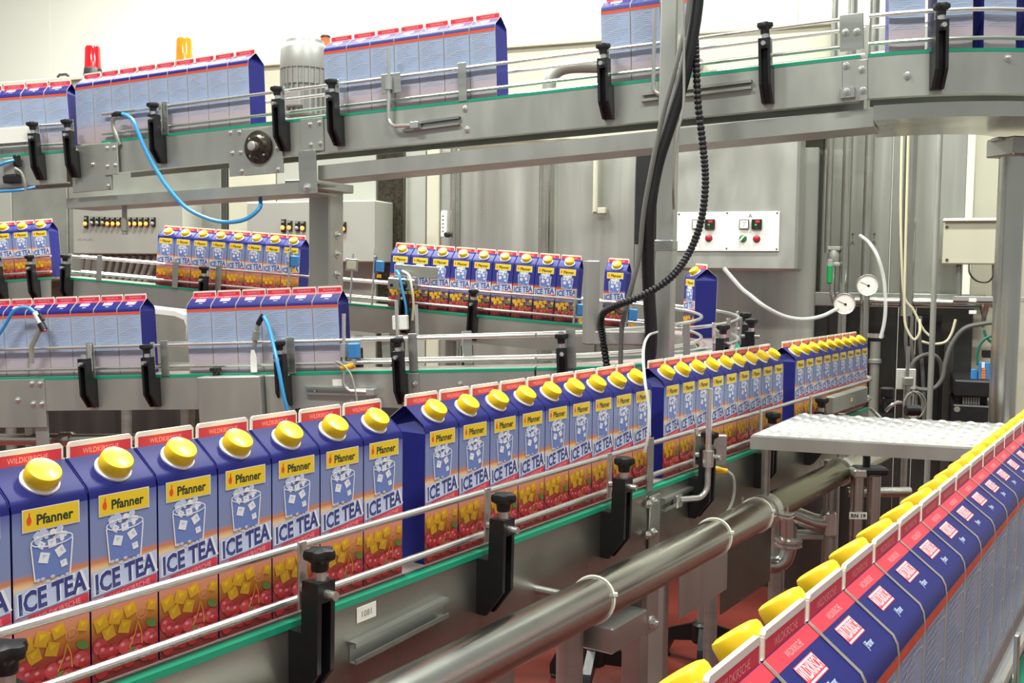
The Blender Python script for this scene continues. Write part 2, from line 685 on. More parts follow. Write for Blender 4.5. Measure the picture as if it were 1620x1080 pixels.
def conveyor(name, label, path, s0, s1, plate=0.13, brk=(), rails=(0.101, 0.025), inner=True, flats=(), depth=WB, no_knob=(), rr=0.0058, mat_plate='steel_plate', back_flats=()):
    P0 = path.fr((s0 + s1) / 2)[0]
    root = thing(name, label, 'conveyor', (P0.x, P0.y, 0))
    fr = path.frames(s0, s1)
    d = depth
    MB(mat_plate).sweep(fr, [(0.02, -0.012), (0.016, -0.010), (0.016, -plate + 0.004), (-0.01, -plate + 0.004), (-0.01, -plate), (0.02, -plate)]).build('side_plate', root)
    MB(mat_plate).sweep(fr, [(-d - 0.0, -0.012), (-d + 0.004, -0.012), (-d + 0.004, -plate), (-d, -plate)]).build('side_plate', root)
    MB('green_strip').sweep(fr, [(0.021, -0.0125), (0.021, -0.003), (0.006, -0.001), (0.006, -0.0125)]).build('wear_strip', root)
    MB('belt').sweep(fr, [(0.005, -0.001), (-d + 0.012, -0.001), (-d + 0.012, -0.012), (0.005, -0.012)]).build('belt', root)
    if rails:
        for z in rails:
            MB('steel_bright').tube([p + n * 0.014 + V((0, 0, z)) for p, t, n in fr], rr).build('guide_rail', root)
        if inner:
            for z in rails:
                MB('steel_bright').tube([p - n * (d - 0.016) + V((0, 0, z)) for p, t, n in fr], rr).build('guide_rail', root)
    for s in brk:
        bracket(root, path.mtx(s, 0.02), s not in no_knob)
    for s in flats:
        b = MB('steel')
        b.M = path.mtx(s, 0.02)
        b.box((0, -0.002, 0.055), (0.03, 0.004, 0.125), ch=0.001)
        b.build('rail_joiner', root)
    for s in back_flats:
        b = MB('steel')
        b.M = path.mtx(s, -d + 0.002)
        b.box((0, 0, 0.04), (0.03, 0.004, 0.15), ch=0.001)
        b.build('rail_post', root)
    return root


def slot_rail(root, path, px0, py0, px1, py1, t=0.02, h=0.03, mt='steel', seg=0):
    sa, za, A = path.pix(px0, py0, t, seg)
    sb, zb, B = path.pix(px1, py1, t, seg)
    N = path.fr(sa)[2]
    b = MB(mt)
    up = V((0, 0, 1))
    frs = [(A, None, N), (B, None, N)]
    b.sweep(frs, [(0, -h / 2), (0, h / 2), (0.014, h / 2), (0.014, h / 2 - 0.008), (0.012, h / 2 - 0.008), (0.012, h / 2 - 0.002), (0.002, h / 2 - 0.002), (0.002, -h / 2 + 0.002), (0.012, -h / 2 + 0.002), (0.012, -h / 2 + 0.008), (0.014, -h / 2 + 0.008), (0.014, -h / 2)])
    return b.build('slot_rail', root)

# ------------------------------------------------------------------ cartons
CW, HB, HF, HT, HE = 0.0935, 0.232, 0.266, 0.285, 0.222
hw = CW / 2


def carton_body(front):
    b = MB('navy_side', 'navy', front, 'back_pale', 'board_edge')
    r = hw - 0.0005
    g = hw - 0.030
    prof = [(r, 0.0), (r, HE), (r - 0.0012, HE + 0.0080), (r - 0.0048, HE + 0.0145), (0.0015, HF)]
    for sg, face in ((-1, front), (1, 'back_pale')):
        pts = [(x, sg * y, z) for y, z in prof for x in (-r, r)]
        b.add(pts, [(0, 1, 3, 2)], face)
        b.add(pts, [(2 * k, 2 * k + 1, 2 * k + 3, 2 * k + 2) for k in range(1, 4)], 'navy')
    b.add([(-r, -r, 0), (r, -r, 0), (r, r, 0), (-r, r, 0)], [(0, 3, 2, 1)], 'board_edge')
    for sx in (-1, 1):
        x = sx * r
        b.add([(x, -r, 0), (x, r, 0), (x, r, HE), (x, -r, HE)], [(0, 1, 2, 3)], 'navy_side')
        apex = (sx * g, 0, HF - 0.002)
        for sg in (-1, 1):
            edge = [(x, sg * y, z) for y, z in prof[1:]]
            b.add(edge + [apex], [(k, k + 1, 4) for k in range(3)], 'navy_side')
        b.add([(x, -r, HE), (x, r, HE), apex], [(0, 1, 2)], 'navy_side')
        b.add([(x, -0.0015, HF), (x, 0.0015, HF), apex], [(0, 1, 2)], 'board_edge')
    # folded board edges along the gable and down the corner on the back
    for sx in (-1, 1):
        e = 0.0007
        b.tube([(sx * r, 0.003, HF), (sx * r, r - 0.0044, HE + 0.0147), (sx * r, r - 0.001, HE + 0.008), (sx * r, r + 0.0002, HE), (sx * r, r + 0.0003, 0.0)], e, 'board_tan', n=5)
        b.tube([(sx * r, -0.003, HF), (sx * r, -r + 0.0044, HE + 0.0147), (sx * r, -r + 0.001, HE + 0.008)], e, 'navy_side', n=5)
    return proto(b, 'carton_body')


def carton_fin():
    b = MB('print_red', 'board_edge')
    x = hw - 0.0036
    b.box((0, 0, (HF + HT) / 2 - 0.0025), (2 * x, 0.0034, HT - HF - 0.005 + 0.003), 'print_red')
    poly = [(-x, HT - 0.006), (x, HT - 0.006), (x, HT - 0.0025), (x - 0.0025, HT), (-x + 0.0025, HT), (-x, HT - 0.0025)]
    b.prism(poly, -0.0019, 0.0019, 'board_edge')
    for sx in (-1, 1):
        b.box((sx * x, 0, (HF + HT) / 2 - 0.002), (0.0024, 0.0036, HT - HF - 0.004), 'board_edge')
    for q in (0, 1):
        R = Matrix.Rotation(math.pi * q, 4, 'Z')
        text_mesh(b, 'WILDKIRSCHE', R @ T4((0, -0.0020, HF + 0.0030)), 0.0066, 'print_pink', 0.85)
    return proto(b, 'top_fin')


SL = math.atan2(HF - HE - 0.0145, hw - 0.0005 - 0.0048 - 0.0015)          # roof pitch


def carton_cap():
    b = MB('cap_yellow', 'print_white')
    nrm = (0, -math.sin(SL), math.cos(SL))
    base = V((0, -0.0245, HF - (0.0245 - 0.0015) * math.tan(SL)))
    b.lathe([(0.0225, -0.001), (0.0225, 0.0022), (0.0205, 0.003), (0.0205, 0.004)], base, nrm, 'print_white', 24)
    pr = [(0.0198, 0.003), (0.0202, 0.0045), (0.0200, 0.0165), (0.0188, 0.0192), (0.0150, 0.0205)]
    b.lathe(pr, base, nrm, 'cap_yellow', 24)
    return proto(b, 'screw_cap')


def disc(b, x, z, y, rx, rz, m, n=12, rot=0):
    c, s = math.cos(rot), math.sin(rot)
    vs = [(x, y, z)]
    for k in range(n):
        th = 2 * math.pi * k / n
        a, q = rx * math.cos(th), rz * math.sin(th)
        vs.append((x + a * c - q * s, y, z + a * s + q * c))
    b.add(vs, [(0, k + 1, (k + 1) % n + 1) for k in range(n)], m)


def quad(b, pts, y, m):
    b.add([(x, y, z) for x, z in pts], [tuple(range(len(pts)))], m)


def ring(b, x, z, y, rx, rz, w_, m, n=20):
    vs = []
    for k in range(n):
        th = 2 * math.pi * k / n
        vs += [(x + rx * math.cos(th), y, z + rz * math.sin(th)), (x + (rx - w_) * math.cos(th), y, z + (rz - w_) * math.sin(th))]
    b.add(vs, [(2 * k, 2 * k + 1, (2 * k + 3) % (2 * n), (2 * k + 2) % (2 * n)) for k in range(n)], m)


def stroke(b, pts, y, w_, m):
    for (x0, z0), (x1, z1) in zip(pts, pts[1:]):
        d = V((x1 - x0, z1 - z0))
        if d.length < 1e-6:
            continue
        n_ = V((-d.y, d.x)).normalized() * w_ / 2
        quad(b, [(x0 + n_.x, z0 + n_.y), (x0 - n_.x, z0 - n_.y), (x1 - n_.x, z1 - n_.y), (x1 + n_.x, z1 + n_.y)], y, m)


def carton_front(leaves):
    rnd = random.Random(3 if leaves else 5)
    b = MB('print_yellow')
    Y = -hw - 0.0002

    def L(k):
        return Y - 0.00012 * k
    # name band
    quad(b, [(-0.035, 0.1985), (0.035, 0.1985), (0.035, 0.2245), (-0.035, 0.2245)], L(1), 'print_white')
    quad(b, [(-0.034, 0.1995), (0.034, 0.1995), (0.034, 0.2235), (-0.034, 0.2235)], L(2), 'print_yellow')
    text_mesh(b, 'Pfanner', T4((0.004, L(3), 0.2055)), 0.0115, 'print_green_ink', 0.92, 0, 0.03)
    disc(b, -0.027, 0.211, L(3), 0.003, 0.005, 'print_orange_red')
    disc(b, -0.0265, 0.2175, L(3), 0.001, 0.0035, 'print_orange_red')
    # glass with ice
    cx = 0.0
    quad(b, [(-0.024, 0.186), (0.024, 0.186), (0.020, 0.142), (-0.020, 0.142)], L(1), 'print_ice_blue')
    for k in range(16):
        th = rnd.uniform(0, 6.28)
        disc(b, 0.018 * rnd.uniform(-1, 1), 0.189 + rnd.uniform(-0.003, 0.007), L(2) - 0.000012 * k, rnd.uniform(0.003, 0.007), rnd.uniform(0.002, 0.005), 'print_ice' if k % 3 else 'print_white', 7, th)
    for (x, z, s, r) in ((-0.010, 0.166, 0.012, 0.5), (0.010, 0.170, 0.011, -0.3), (0.0, 0.181, 0.010, 0.9), (-0.013, 0.181, 0.008, 0.2), (0.014, 0.155, 0.008, 1.0)):
        c, q = math.cos(r) * s * 0.7, math.sin(r) * s * 0.7
        quad(b, [(x + c, z + q), (x - q, z + c), (x - c, z - q), (x + q, z - c)], L(4.4), 'print_white')
        quad(b, [(x + c * .6, z + q * .6), (x - q * .6, z + c * .6), (x - c * .2, z - q * .2)], L(4.8), 'print_ice')
    ring(b, 0, 0.185, L(6), 0.0262, 0.0075, 0.0016, 'print_white')
    stroke(b, [(-0.0255, 0.183), (-0.0215, 0.141)], L(5.6), 0.0018, 'print_white')
    stroke(b, [(0.0255, 0.183), (0.0215, 0.141)], L(5.6), 0.0018, 'print_white')
    for k in range(7):
        disc(b, -0.018 + 0.006 * k, 0.141 + rnd.uniform(-0.003, 0.002), L(5) - 0.00001 * k, 0.003, 0.002, 'print_ice', 7)
    # slanted title
    sl = 0.12
    R = Matrix.Rotation(-sl, 4, 'Y')
    quad(b, [(-0.045, 0.104), (0.045, 0.114), (0.045, 0.143), (-0.045, 0.133)], L(1), 'print_ice')
    text_mesh(b, 'ICE TEA', T4((0.001, L(3), 0.1120)) @ R, 0.0245, 'print_white', 0.74, 0.12, 0.05)
    text_mesh(b, 'ICE TEA', T4((0.0, L(4), 0.1125)) @ R, 0.0232, 'print_navy', 0.74, 0.12, 0.035)
    quad(b, [(-0.030, 0.0935), (0.045, 0.1025), (0.045, 0.1125), (-0.030, 0.1035)], L(2), 'print_red')
    text_mesh(b, 'WILDKIRSCHE', T4((0.0075, L(3), 0.0995)) @ R, 0.0066, 'print_pink', 0.95)
    # fruit
    for k, (x, z, q) in enumerate(((-0.034, 0.070, 0.010), (-0.014, 0.073, 0.010), (0.006, 0.077, 0.009), (0.037, 0.075, 0.007), (-0.024, 0.056, 0.009), (-0.002, 0.058, 0.009))):
        r = 0.3 * (-1) ** k
        c_, d_ = q * math.cos(0.785 + r) * 1.25, q * math.sin(0.785 + r) * 1.25
        quad(b, [(x + c_, z + d_), (x - d_, z + c_), (x - c_, z - d_), (x + d_, z - c_)], L(2), 'print_gold')
        quad(b, [(x + c_ * .6, z + d_ * .6), (x - d_ * .6, z + c_ * .6), (x - c_ * .3, z - d_ * .3)], L(3), 'print_yellow')
    for (x, z, r) in (((0.0, 0.05, 0.4), (0.022, 0.045, -0.6), (-0.03, 0.04, 0.9), (0.034, 0.062, 0.2)) if leaves else ((0.006, 0.024, 0.4), (-0.03, 0.036, 0.9), (0.036, 0.052, -0.5))):
        disc(b, x, z, L(3), 0.012 if leaves else 0.009, 0.005, 'print_leaf', 10, r)
    for k in range(15):
        r = rnd.uniform(0.0078, 0.0098)
        x = -0.042 + 0.0125 * (k % 8) + (0.006 if k > 7 else 0) + rnd.uniform(-0.002, 0.002)
        z = (0.038 if k < 8 else 0.017) + rnd.uniform(-0.007, 0.006)
        x = max(-hw + r + 0.001, min(hw - r - 0.001, x))
        disc(b, x, z, L(4) - 0.00002 * k, r, r, 'print_cherry' if k % 3 else 'print_cherry_mid', 14)
        disc(b, x - r * .3, z + r * .35, L(4) - 0.00002 * k - 0.00001, r * .34, r * .26, 'print_cherry_light', 7)
    stroke(b, [(0.016, 0.060), (0.012, 0.045), (0.004, 0.030)], L(7), 0.0012, 'print_gold')
    stroke(b, [(0.016, 0.060), (0.021, 0.045), (0.022, 0.030)], L(7), 0.0012, 'print_gold')
    ring(b, 0.022, 0.069, L(6), 0.0075, 0.0075, 0.0008, 'print_pink')
    text_mesh(b, '2.0', T4((0.022, L(6), 0.0665)), 0.005, 'print_pink')
    return proto(b, 'front_print')


def carton_back():
    b = MB('print_red')
    # on the roof slope; local frame turned so that the back faces -y
    RZ = Matrix.Rotation(math.pi, 4, 'Z')
    Mr = RZ @ T4((0, -(hw - 0.0053), HE + 0.0145)) @ Matrix.Rotation(-(math.pi / 2 - SL), 4, 'X')   # x along, z up the slope, -y out
    ln = math.hypot(hw - 0.0068, HF - HE - 0.0145)
    b.M = Mr
    x = hw - 0.0008
    quad(b, [(-x, ln * 0.74), (x, ln * 0.74), (x, ln * 0.985), (-x, ln * 0.985)], -0.0003, 'print_red')
    text_mesh(b, 'WILDKIRSCHE', T4((0.0, -0.0005, ln * 0.80)), 0.0052, 'print_pink', 0.7)
    quad(b, [(-0.0235, ln * 0.34), (0.0155, ln * 0.34), (0.0155, ln * 0.67), (-0.0235, ln * 0.67)], -0.0004, 'print_red')
    ring_q = [(-0.0225, 0.355, 0.0145, 0.385), (-0.0225, 0.625, 0.0145, 0.655)]
    for (a, z0, c, z1) in ring_q:
        quad(b, [(a, ln * z0), (c, ln * z0), (c, ln * z1), (a, ln * z1)], -0.0005, 'print_white')
    text_mesh(b, 'WILDKIRSCH', T4((-0.004, -0.0005, ln * 0.415)), 0.0105, 'print_white', 0.44)
    text_mesh(b, 'J.Pfanner', T4((0.002, -0.0004, ln * 0.13)), 0.006, 'print_ice', 0.55, 0.2)
    b.M = RZ
    quad(b, [(-x, HE - 0.0085), (x, HE - 0.0085), (x, HE - 0.0002), (-x, HE - 0.0002)], -hw - 0.0003, 'print_orange_red')
    text_mesh(b, 'ICE TEA', T4((0.0, -hw - 0.0005, HE - 0.0065)), 0.004, 'print_orange', 0.9)
    Y = -hw - 0.0003
    for k in range(4):
        z0 = 0.060 + 0.041 * k
        pts = [(-0.042 + 0.084 * i / 8, z0 + 0.014 * math.sin(i / 8 * 2.6) + 0.012 * i / 8) for i in range(9)]
        stroke(b, pts, Y, 0.0022, 'print_pattern')
    rnd = random.Random(2)
    for k in range(26):
        z = 0.062 + 0.006 * k
        stroke(b, [(-0.036, z), (-0.036 + rnd.uniform(0.04, 0.072), z)], Y - 0.0001, 0.0012, 'print_pattern')
    return proto(b, 'back_print')


FINM, CAPM, BACKM = carton_fin(), carton_cap(), carton_back()
VAR = {'pale': (carton_body('front_pale'), carton_front(False)), 'navy': (carton_body('front_navy'), carton_front(True))}


def carton(M, label, group, var='pale'):
    t = thing('drink_carton', label, 'carton', group=group, M=M)
    body, fr = VAR[var]
    part(body, 'carton_body', t)
    part(FINM, 'top_fin', t)
    part(CAPM, 'screw_cap', t)
    part(fr, 'front_print', t)
    part(BACKM, 'back_print', t)
    return t


def row(path, ss, desc, group, var='pale', turn=False, t=-0.05):
    for i, s in enumerate(ss):
        carton(path.mtx(s, t, 0.0, turn), desc % ORD[i], group, var)


def run(s0, n, pitch=0.095):
    return [s0 + pitch * k for k in range(n)]


# ------------------------------------------------------------------ the setting
fl = MB('floor_red')
fl.box((0, 5, -0.05), (18, 18, 0.1))
struct(fl.build('floor', smooth=False))
# back wall of insulated panels
WC = ray(770, 540) * 8.6
wall0 = V((WC.x, WC.y, 0))
bw = MB('wall_paint')
bw.M = Matrix.Translation(wall0) @ Matrix.Rotation(WALL_A, 4, 'Z')
bw.box((0, 0.13, 3.0), (18, 0.1, 6.0))
wb = struct(bw.build('wall_back', smooth=False))
WM[wb.name] = Matrix.Identity(4)
seams = [80, 169, 265, 365, 472, 583, 705, 832]


def wall_s(px):
    p = onw(px, 60, 770, 8.6)
    return (p - wall0).dot(EW)


xs = [wall_s(p) for p in seams]
stepw = (xs[-1] - xs[0]) / 7
e = [xs[0] + stepw * k for k in range(-4, 14)]
pan = MB('wall_paint')
pan.box((0, 0.04, 3.0), (stepw - 0.002, 0.08, 6.0), ch=0.002)
PAN = proto(pan, 'wall_panel')
for k in range(len(e) - 1):
    part(PAN, 'wall_panel', wb, Matrix.Translation(wall0) @ Matrix.Rotation(WALL_A, 4, 'Z') @ T4(((e[k] + e[k + 1]) / 2, 0, 0)))


def wbox(px0, py0, px1, py1, pxc, Y, depth, m, ch=0.004, mb=None, out=0.0):
    "box whose front face fills the pixel rectangle on a plane parallel to the back wall; depth goes back"
    A = onw(px0, (py0 + py1) / 2, pxc, Y)
    B = onw(px1, (py0 + py1) / 2, pxc, Y)
    pc = (px0 + px1) / 2
    zt = onw(pc, py0, pxc, Y).z
    zb = onw(pc, py1, pxc, Y).z
    b = mb or MB(m)
    c = (A + B) / 2
    old = b.M
    b.M = Matrix.Translation(V((c.x, c.y, 0))) @ Matrix.Rotation(WALL_A, 4, 'Z')
    wd = (B - A).length
    b.box((0, depth / 2 - out, (zt + zb) / 2), (wd, depth, zt - zb), m, ch)
    b.M = old
    return b, V((c.x, c.y, zb))


def wthing(name, label, cat, pxc, Y, px, py):
    p = onw(px, py, pxc, Y)
    return thing(name, label, cat, (p.x, p.y, p.z))


# luminaires above the hall, out of view; last two added to brighten the wall
for i, (x, y) in enumerate(((-2.6, 1.2), (0.6, 0.2), (-1.5, 4.2), (1.7, 3.0), (-3.7, 6.6), (-0.7, 6.0))):
    t = thing('ceiling_luminaire', 'unseen fluorescent ceiling luminaire above the hall, %s of six' % ORD[i], 'luminaire', (x, y, 5.15), 'ceiling luminaires')
    b = MB('white_plastic')
    b.M = T4((x, y, 5.19)) @ Matrix.Rotation(WALL_A, 4, 'Z')
    b.box((0, 0, 0), (1.56, 0.34, 0.07), ch=0.01)
    b.build('housing', t)
    b = MB('steel')
    b.M = T4((x, y, 5.19)) @ Matrix.Rotation(WALL_A, 4, 'Z')
    for q in (-0.6, 0.6):
        b.tube([(q, 0, 0.03), (q, 0, 0.9)], 0.004)
        b.build('hanger', t)
        b = MB('steel')
        b.M = T4((x, y, 5.19)) @ Matrix.Rotation(WALL_A, 4, 'Z')

# ------------------------------------------------------------------ foreground conveyor
spF = [-0.095 + 0.4525 * k for k in range(7)]
offF = 0.9
cF = conveyor('packing_conveyor', 'stainless conveyor running from bottom left to right, green strip and black brackets', pathF, 0.0, pathF.L, plate=0.20,
              brk=[s + offF for s in spF], flats=[1.475 + offF], no_knob=(), mat_plate='steel_worn')
for px, py, px1, py1 in ((552, 1032, 700, 958),):
    slot_rail(cF, pathF, px, py, px1, py1, h=0.034)
slot_rail(cF, pathF, 1045, 798, 1115, 766, h=0.03)
b = MB('dial_white')
s_, z_, p_ = pathF.pix(580, 968, 0.0215)
b.M = pathF.mtx(s_, 0.0212, z_)
b.box((0, 0, 0), (0.044, 0.0008, 0.024), ch=0.0003)
st = b.build('inspection_sticker', cF, label='small cream rectangular sticker')
b = MB('ink')
b.M = pathF.mtx(s_, 0.0220, z_)
text_mesh(b, '1081', T4((0, 0, -0.005)), 0.010, 'grey_hose')
b.build('sticker_number', st)
# joint plate with bolts, hanging bracket and outrigger
s_, z_, p_ = pathF.pix(1030, 786, 0.02)
b = MB('steel')
b.M = pathF.mtx(s_ + 0.012, 0.02)
b.box((0, -0.003, -0.185), (0.055, 0.006, 0.33), ch=0.002)
b.build('joint_plate', cF)
for px, py in ((1025, 797), (1035, 792), (1024, 846), (1034, 841), (1031, 984)):
    q, z, p = pathF.pix(px, py, 0.026)
    bolt(cF, pathF.mtx(q, 0.026, z), 0.9 if py < 900 else 1.5)
b = MB('steel')
b.M = pathF.mtx(s_ - 0.10, 0.0)
b.box((0, 0.06, -0.315), (0.17, 0.17, 0.06), ch=0.004)
b.build('cross_beam', cF)
for s, y_, r_, sq in ((0.72, 0.05, 0.022, 0), (0.98, 0.05, 0.024, 0), (1.26, 0.06, 0.03, 0), (1.52, 0.03, 0.026, 1), (-0.2, 0.05, 0.024, 0), (2.6, 0.06, 0.026, 0)):
    M = pathF.mtx(s + offF, 0)
    p = M @ V((0, y_, 0))
    b = MB('steel')
    if sq:
        b.M = Matrix.Translation(V((p.x, p.y, 0))) @ Matrix.Rotation(math.pi / 2 - A_F, 4, 'Z')
        b.box((0, 0, 0.48), (0.05, 0.05, 0.76), ch=0.004)
    else:
        b.tube([(p.x, p.y, 0.0), (p.x, p.y, p.z - 0.19)], r_, n=16)
    b.build('leg', cF)
# pipe stub from the side plate
s_, z_, p_ = pathF.pix(850, 932, 0.02)
b = MB('steel_bright')
M = pathF.mtx(s_, 0.02, z_)
b.tube([M @ V((0, 0, 0)), M @ V((0, -0.085, 0.0))], 0.008)
b.build('pipe_holder', cF)
# cartons, four runs
sA = 0.9


def sF(px, py=720):
    return pathF.pix(px, py, -0.003)[0]


runs = [(sA - 0.095 * 3, 10), (sF(700), 11), (sF(1062), 9), (sF(1262), 7)]
k0 = 0
names = ['in the nearest run', 'in the second run', 'in the third run', 'in the far run']
tot = 0
lim = [sF(1040), sF(1240), sF(1372)]
for (a, n_), nm in zip(runs, names):
    ss = []
    k = 0
    hi = {'in the nearest run': a + 0.095 * 9.5, 'in the second run': lim[0] - 0.03, 'in the third run': lim[1] - 0.03, 'in the far run': lim[2]}[nm]
    while a + 0.095 * k < hi and len(ss) < 22:
        ss.append(a + 0.095 * k)
        k += 1
    row(pathF, ss, 'yellow-capped ice tea carton, %s from the left ' + nm + ' on the foreground conveyor', 'ice tea cartons on the foreground conveyor', 'pale', False)

# ------------------------------------------------------------------ the carton row at the right
cR = conveyor('side_conveyor', 'conveyor under the navy carton row at bottom right', pathR, 0.0, pathR.L, plate=0.13, brk=(), rails=(0.055,), inner=True, rr=0.008)
for s in (0.3, 1.4, 2.4):
    p = pathR.fr(s)[0] - pathR.fr(s)[2] * 0.06
    MB('steel').tube([(p.x, p.y, 0), (p.x, p.y, p.z - 0.12)], 0.024, n=16).build('leg', cR)
for s in (0.55, 1.05, 1.6, 2.2):
    bracket(cR, pathR.mtx(s, 0.02))
ss = [0.5 + 0.0475 + 0.095 * k for k in range(-4, 22)]
row(pathR, ss, 'navy carton seen from behind, %s from the front in the right-hand row', 'cartons in the right-hand row', 'navy', True, -0.0475)


def solo(b, name, label, cat, group=None):
    "a thing that is one mesh"
    return tag(b.build(name), label, cat, group)


def hose(name, label, pts, r, m, cat='hose', n=8, group=None, seg=6):
    b = MB(m)
    b.tube(arc_pts(pts, seg), r, n=n)
    return solo(b, name, label, cat, group)


def lbox(b, M, c, s, m=None, ch=0.0):
    b.M = M
    b.box(c, s, m, ch)
    b.M = Matrix.Identity(4)
    return b


# ------------------------------------------------------------------ filling machine behind everything
PC, PY = 500, 6.0
fm = thing('filling_machine', 'long stainless filling machine with cream cover behind the conveyors', 'machine', tuple(onw(500, 540, PC, PY).xy) + (0,))
b, _ = wbox(-140, 90, 1320, 235, PC, PY, 0.9, 'cream_paint', 0.012)
cov = b.build('cover', fm)
# top lip of the cover
b, _ = wbox(-140, 87, 1320, 93, PC, PY, 0.94, 'cream_paint', 0.003, out=0.02)
b.build('cover_lip', cov)


def mpanel(px0, px1, py0, py1, m, name='panel', depth=0.05, off=0.0, ch=0.004):
    b, _ = wbox(px0, py0, px1, py1, PC, PY - off, depth, m, ch)
    return b.build(name, fm)


for px0, px1, m in ((-140, 20, 'grey_paint'), (22, 108, 'steel_dull'), (110, 350, 'steel_dull'), (352, 360, 'steel_dark'), (362, 436, 'cream_paint'), (438, 594, 'grey_paint'), (597, 636, 'oily_iron'), (640, 672, 'grey_paint'),  # the dark brown strip stands in for a shadowy open gap
                    (674, 694, 'cream_paint'), (697, 725, 'steel_wall'), (727, 852, 'steel_wall'), (855, 876, 'steel_wall'), (879, 1003, 'steel_wall'), (1005, 1100, 'steel_wall'), (1102, 1290, 'steel_wall')):
    mpanel(px0, px1, 236, 640, m)
mpanel(-140, 1320, 642, 1000, 'steel_shade', 'shade_panel', 0.05)  # dark panel stands in for the open shaded space under the machine
for px, w_, m in ((718, 11, 'steel_pipe'), (865, 17, 'steel_pipe'), (640, 5, 'steel_dark')):
    A = onw(px, 236, PC, PY - 0.05)
    B = onw(px, 600, PC, PY - 0.05)
    MB(m).tube([A, V((A.x, A.y, B.z))], w_ / 1620 * A.y / 2, n=16).build('frame_tube', fm)
A, B = onw(943, 236, PC, PY - 0.06), onw(943, 335, PC, PY - 0.06)
MB('cream_paint').tube([A, V((A.x, A.y, B.z))], 0.013, n=10).build('drain_tube', fm)
b, _ = wbox(937, 328, 958, 338, PC, PY - 0.06, 0.03, 'cream_paint')
b.build('tube_foot', fm)
b, _ = wbox(697, 333, 706, 375, PC, PY - 0.10, 0.02, 'white_plastic')
sg = b.build('level_gauge', fm)
for k in range(5):
    b, _ = wbox(699, 341 + 6 * k, 702, 342 + 6 * k, PC, PY - 0.103, 0.004, 'ink', 0)
    b.build('gauge_mark', sg)
b = MB('black_plastic')
p = onw(710, 371, PC, PY - 0.1)
b.lathe([(0.016, 0), (0.016, 0.03), (0.01, 0.035)], p, NW, n=14)
b.build('valve_knob', fm)
for px, py in ((100, 119), (243, 108), (400, 97), (575, 84), (765, 70), (980, 55)):
    c = onw(px, py + 4, PC, PY + 0.05)
    b = MB('black_plastic')
    zt = onw(590, 87, PC, PY).z
    base = V((c.x, c.y, zt))
    pts = [base + EW * -0.045, base + EW * -0.042 + V((0, 0, 0.022)), base + EW * -0.03 + V((0, 0, 0.032)), base + EW * 0.03 + V((0, 0, 0.032)), base + EW * 0.042 + V((0, 0, 0.022)), base + EW * 0.045]
    b.tube(pts, 0.009, n=8)
    b.build('handle', cov)


def top_of_cover(px, back):
    p = onw(px, 100, PC, PY + back)
    return V((p.x, p.y, onw(590, 87, PC, PY).z))


def beacon(px, back, label, m, r=0.055, h=0.165):
    p = top_of_cover(px, back)
    t = thing('warning_beacon', label, 'beacon', p)
    MB('black_plastic').lathe([(r * 1.12, 0), (r * 1.1, 0.02), (r * 1.0, 0.068), (r * 0.96, 0.072)], p, n=24).build('base', t)
    MB(m).lathe([(r * 0.96, 0.070), (r * 0.93, 0.09), (r * 0.86, h + 0.03), (r * 0.78, h + 0.045), (r * 0.3, h + 0.05)], p, n=28).build('dome', t)
    b = MB('steel_bright')
    b.lathe([(r * 0.2, 0.07), (r * 0.55, 0.10), (r * 0.6, 0.15), (r * 0.3, 0.18)], p, n=14)
    b.build('reflector', t)


beacon(147, 0.12, 'red rotating warning beacon on the machine cover', 'red_lamp')
beacon(292, 0.12, 'amber rotating warning beacon on the machine cover', 'amber_lamp')
p = top_of_cover(515, 0.2)
t = thing('signal_lamp', 'small red and black signal lamp behind the grey motor', 'lamp', p)
MB('black_plastic').lathe([(0.03, 0), (0.03, 0.10), (0.027, 0.105)], p, n=18).build('base', t)
MB('orange_lamp').lathe([(0.028, 0.105), (0.028, 0.16)], p, n=18).build('lens', t)
MB('black_plastic').lathe([(0.03, 0.16), (0.03, 0.17), (0.02, 0.178)], p, n=18).build('lid', t)
p = top_of_cover(198, 0.1) + V((0, 0, 0.03))
t = thing('limit_switch', 'black and orange limit switch lying on the machine cover', 'switch', p - V((0, 0, 0.03)))
MB('black_plastic').lathe([(0.027, 0.03), (0.028, 0.08), (0.02, 0.10), (0.012, 0.105)], p, EW, n=16).build('body', t)
MB('orange_lamp').lathe([(0.029, 0.0), (0.029, 0.034)], p, EW, n=16).build('end_cap', t)
MB('steel_bright').lathe([(0.012, 0.1), (0.012, 0.15)], p, EW, n=12).build('cable_gland', t)

# control cabinets with rows of lamps


def lamp_cabinet(rect, lamps, Y, label, first_big):
    t = wthing('lamp_cabinet', label, 'control cabinet', PC, Y, (rect[0] + rect[2]) / 2, rect[3])
    b, _ = wbox(*rect, PC, Y, 6.0 - Y - 0.02, 'grey_paint', 0.006)
    b.build('body', t)
    for i, (px, py, lit) in enumerate(lamps):
        c = onw(px, py, PC, Y)
        r = Matrix.Translation(c) @ Matrix.Rotation(WALL_A, 4, 'Z')
        b = MB('black_plastic')
        big = first_big and i == 0
        lbox(b, r, (0, -0.008, 0.004), (0.026, 0.016, 0.075 if big else 0.055), 'black_plastic', 0.002)
        q = b.build('switch', t)
        b = MB('white_plastic')
        lbox(b, r, (0, -0.018, 0.026), (0.016, 0.004, 0.014), 'lamp_off')
        b.build('name_plate', q)
        b = MB('lamp_lit' if lit else 'lamp_off')
        b.M = r
        b.lathe([(0.012, 0.014), (0.012, 0.022), (0.006, 0.027)], (0, 0, -0.008), (0, -1, 0), n=12)
        b.build('lens', q)
    return t


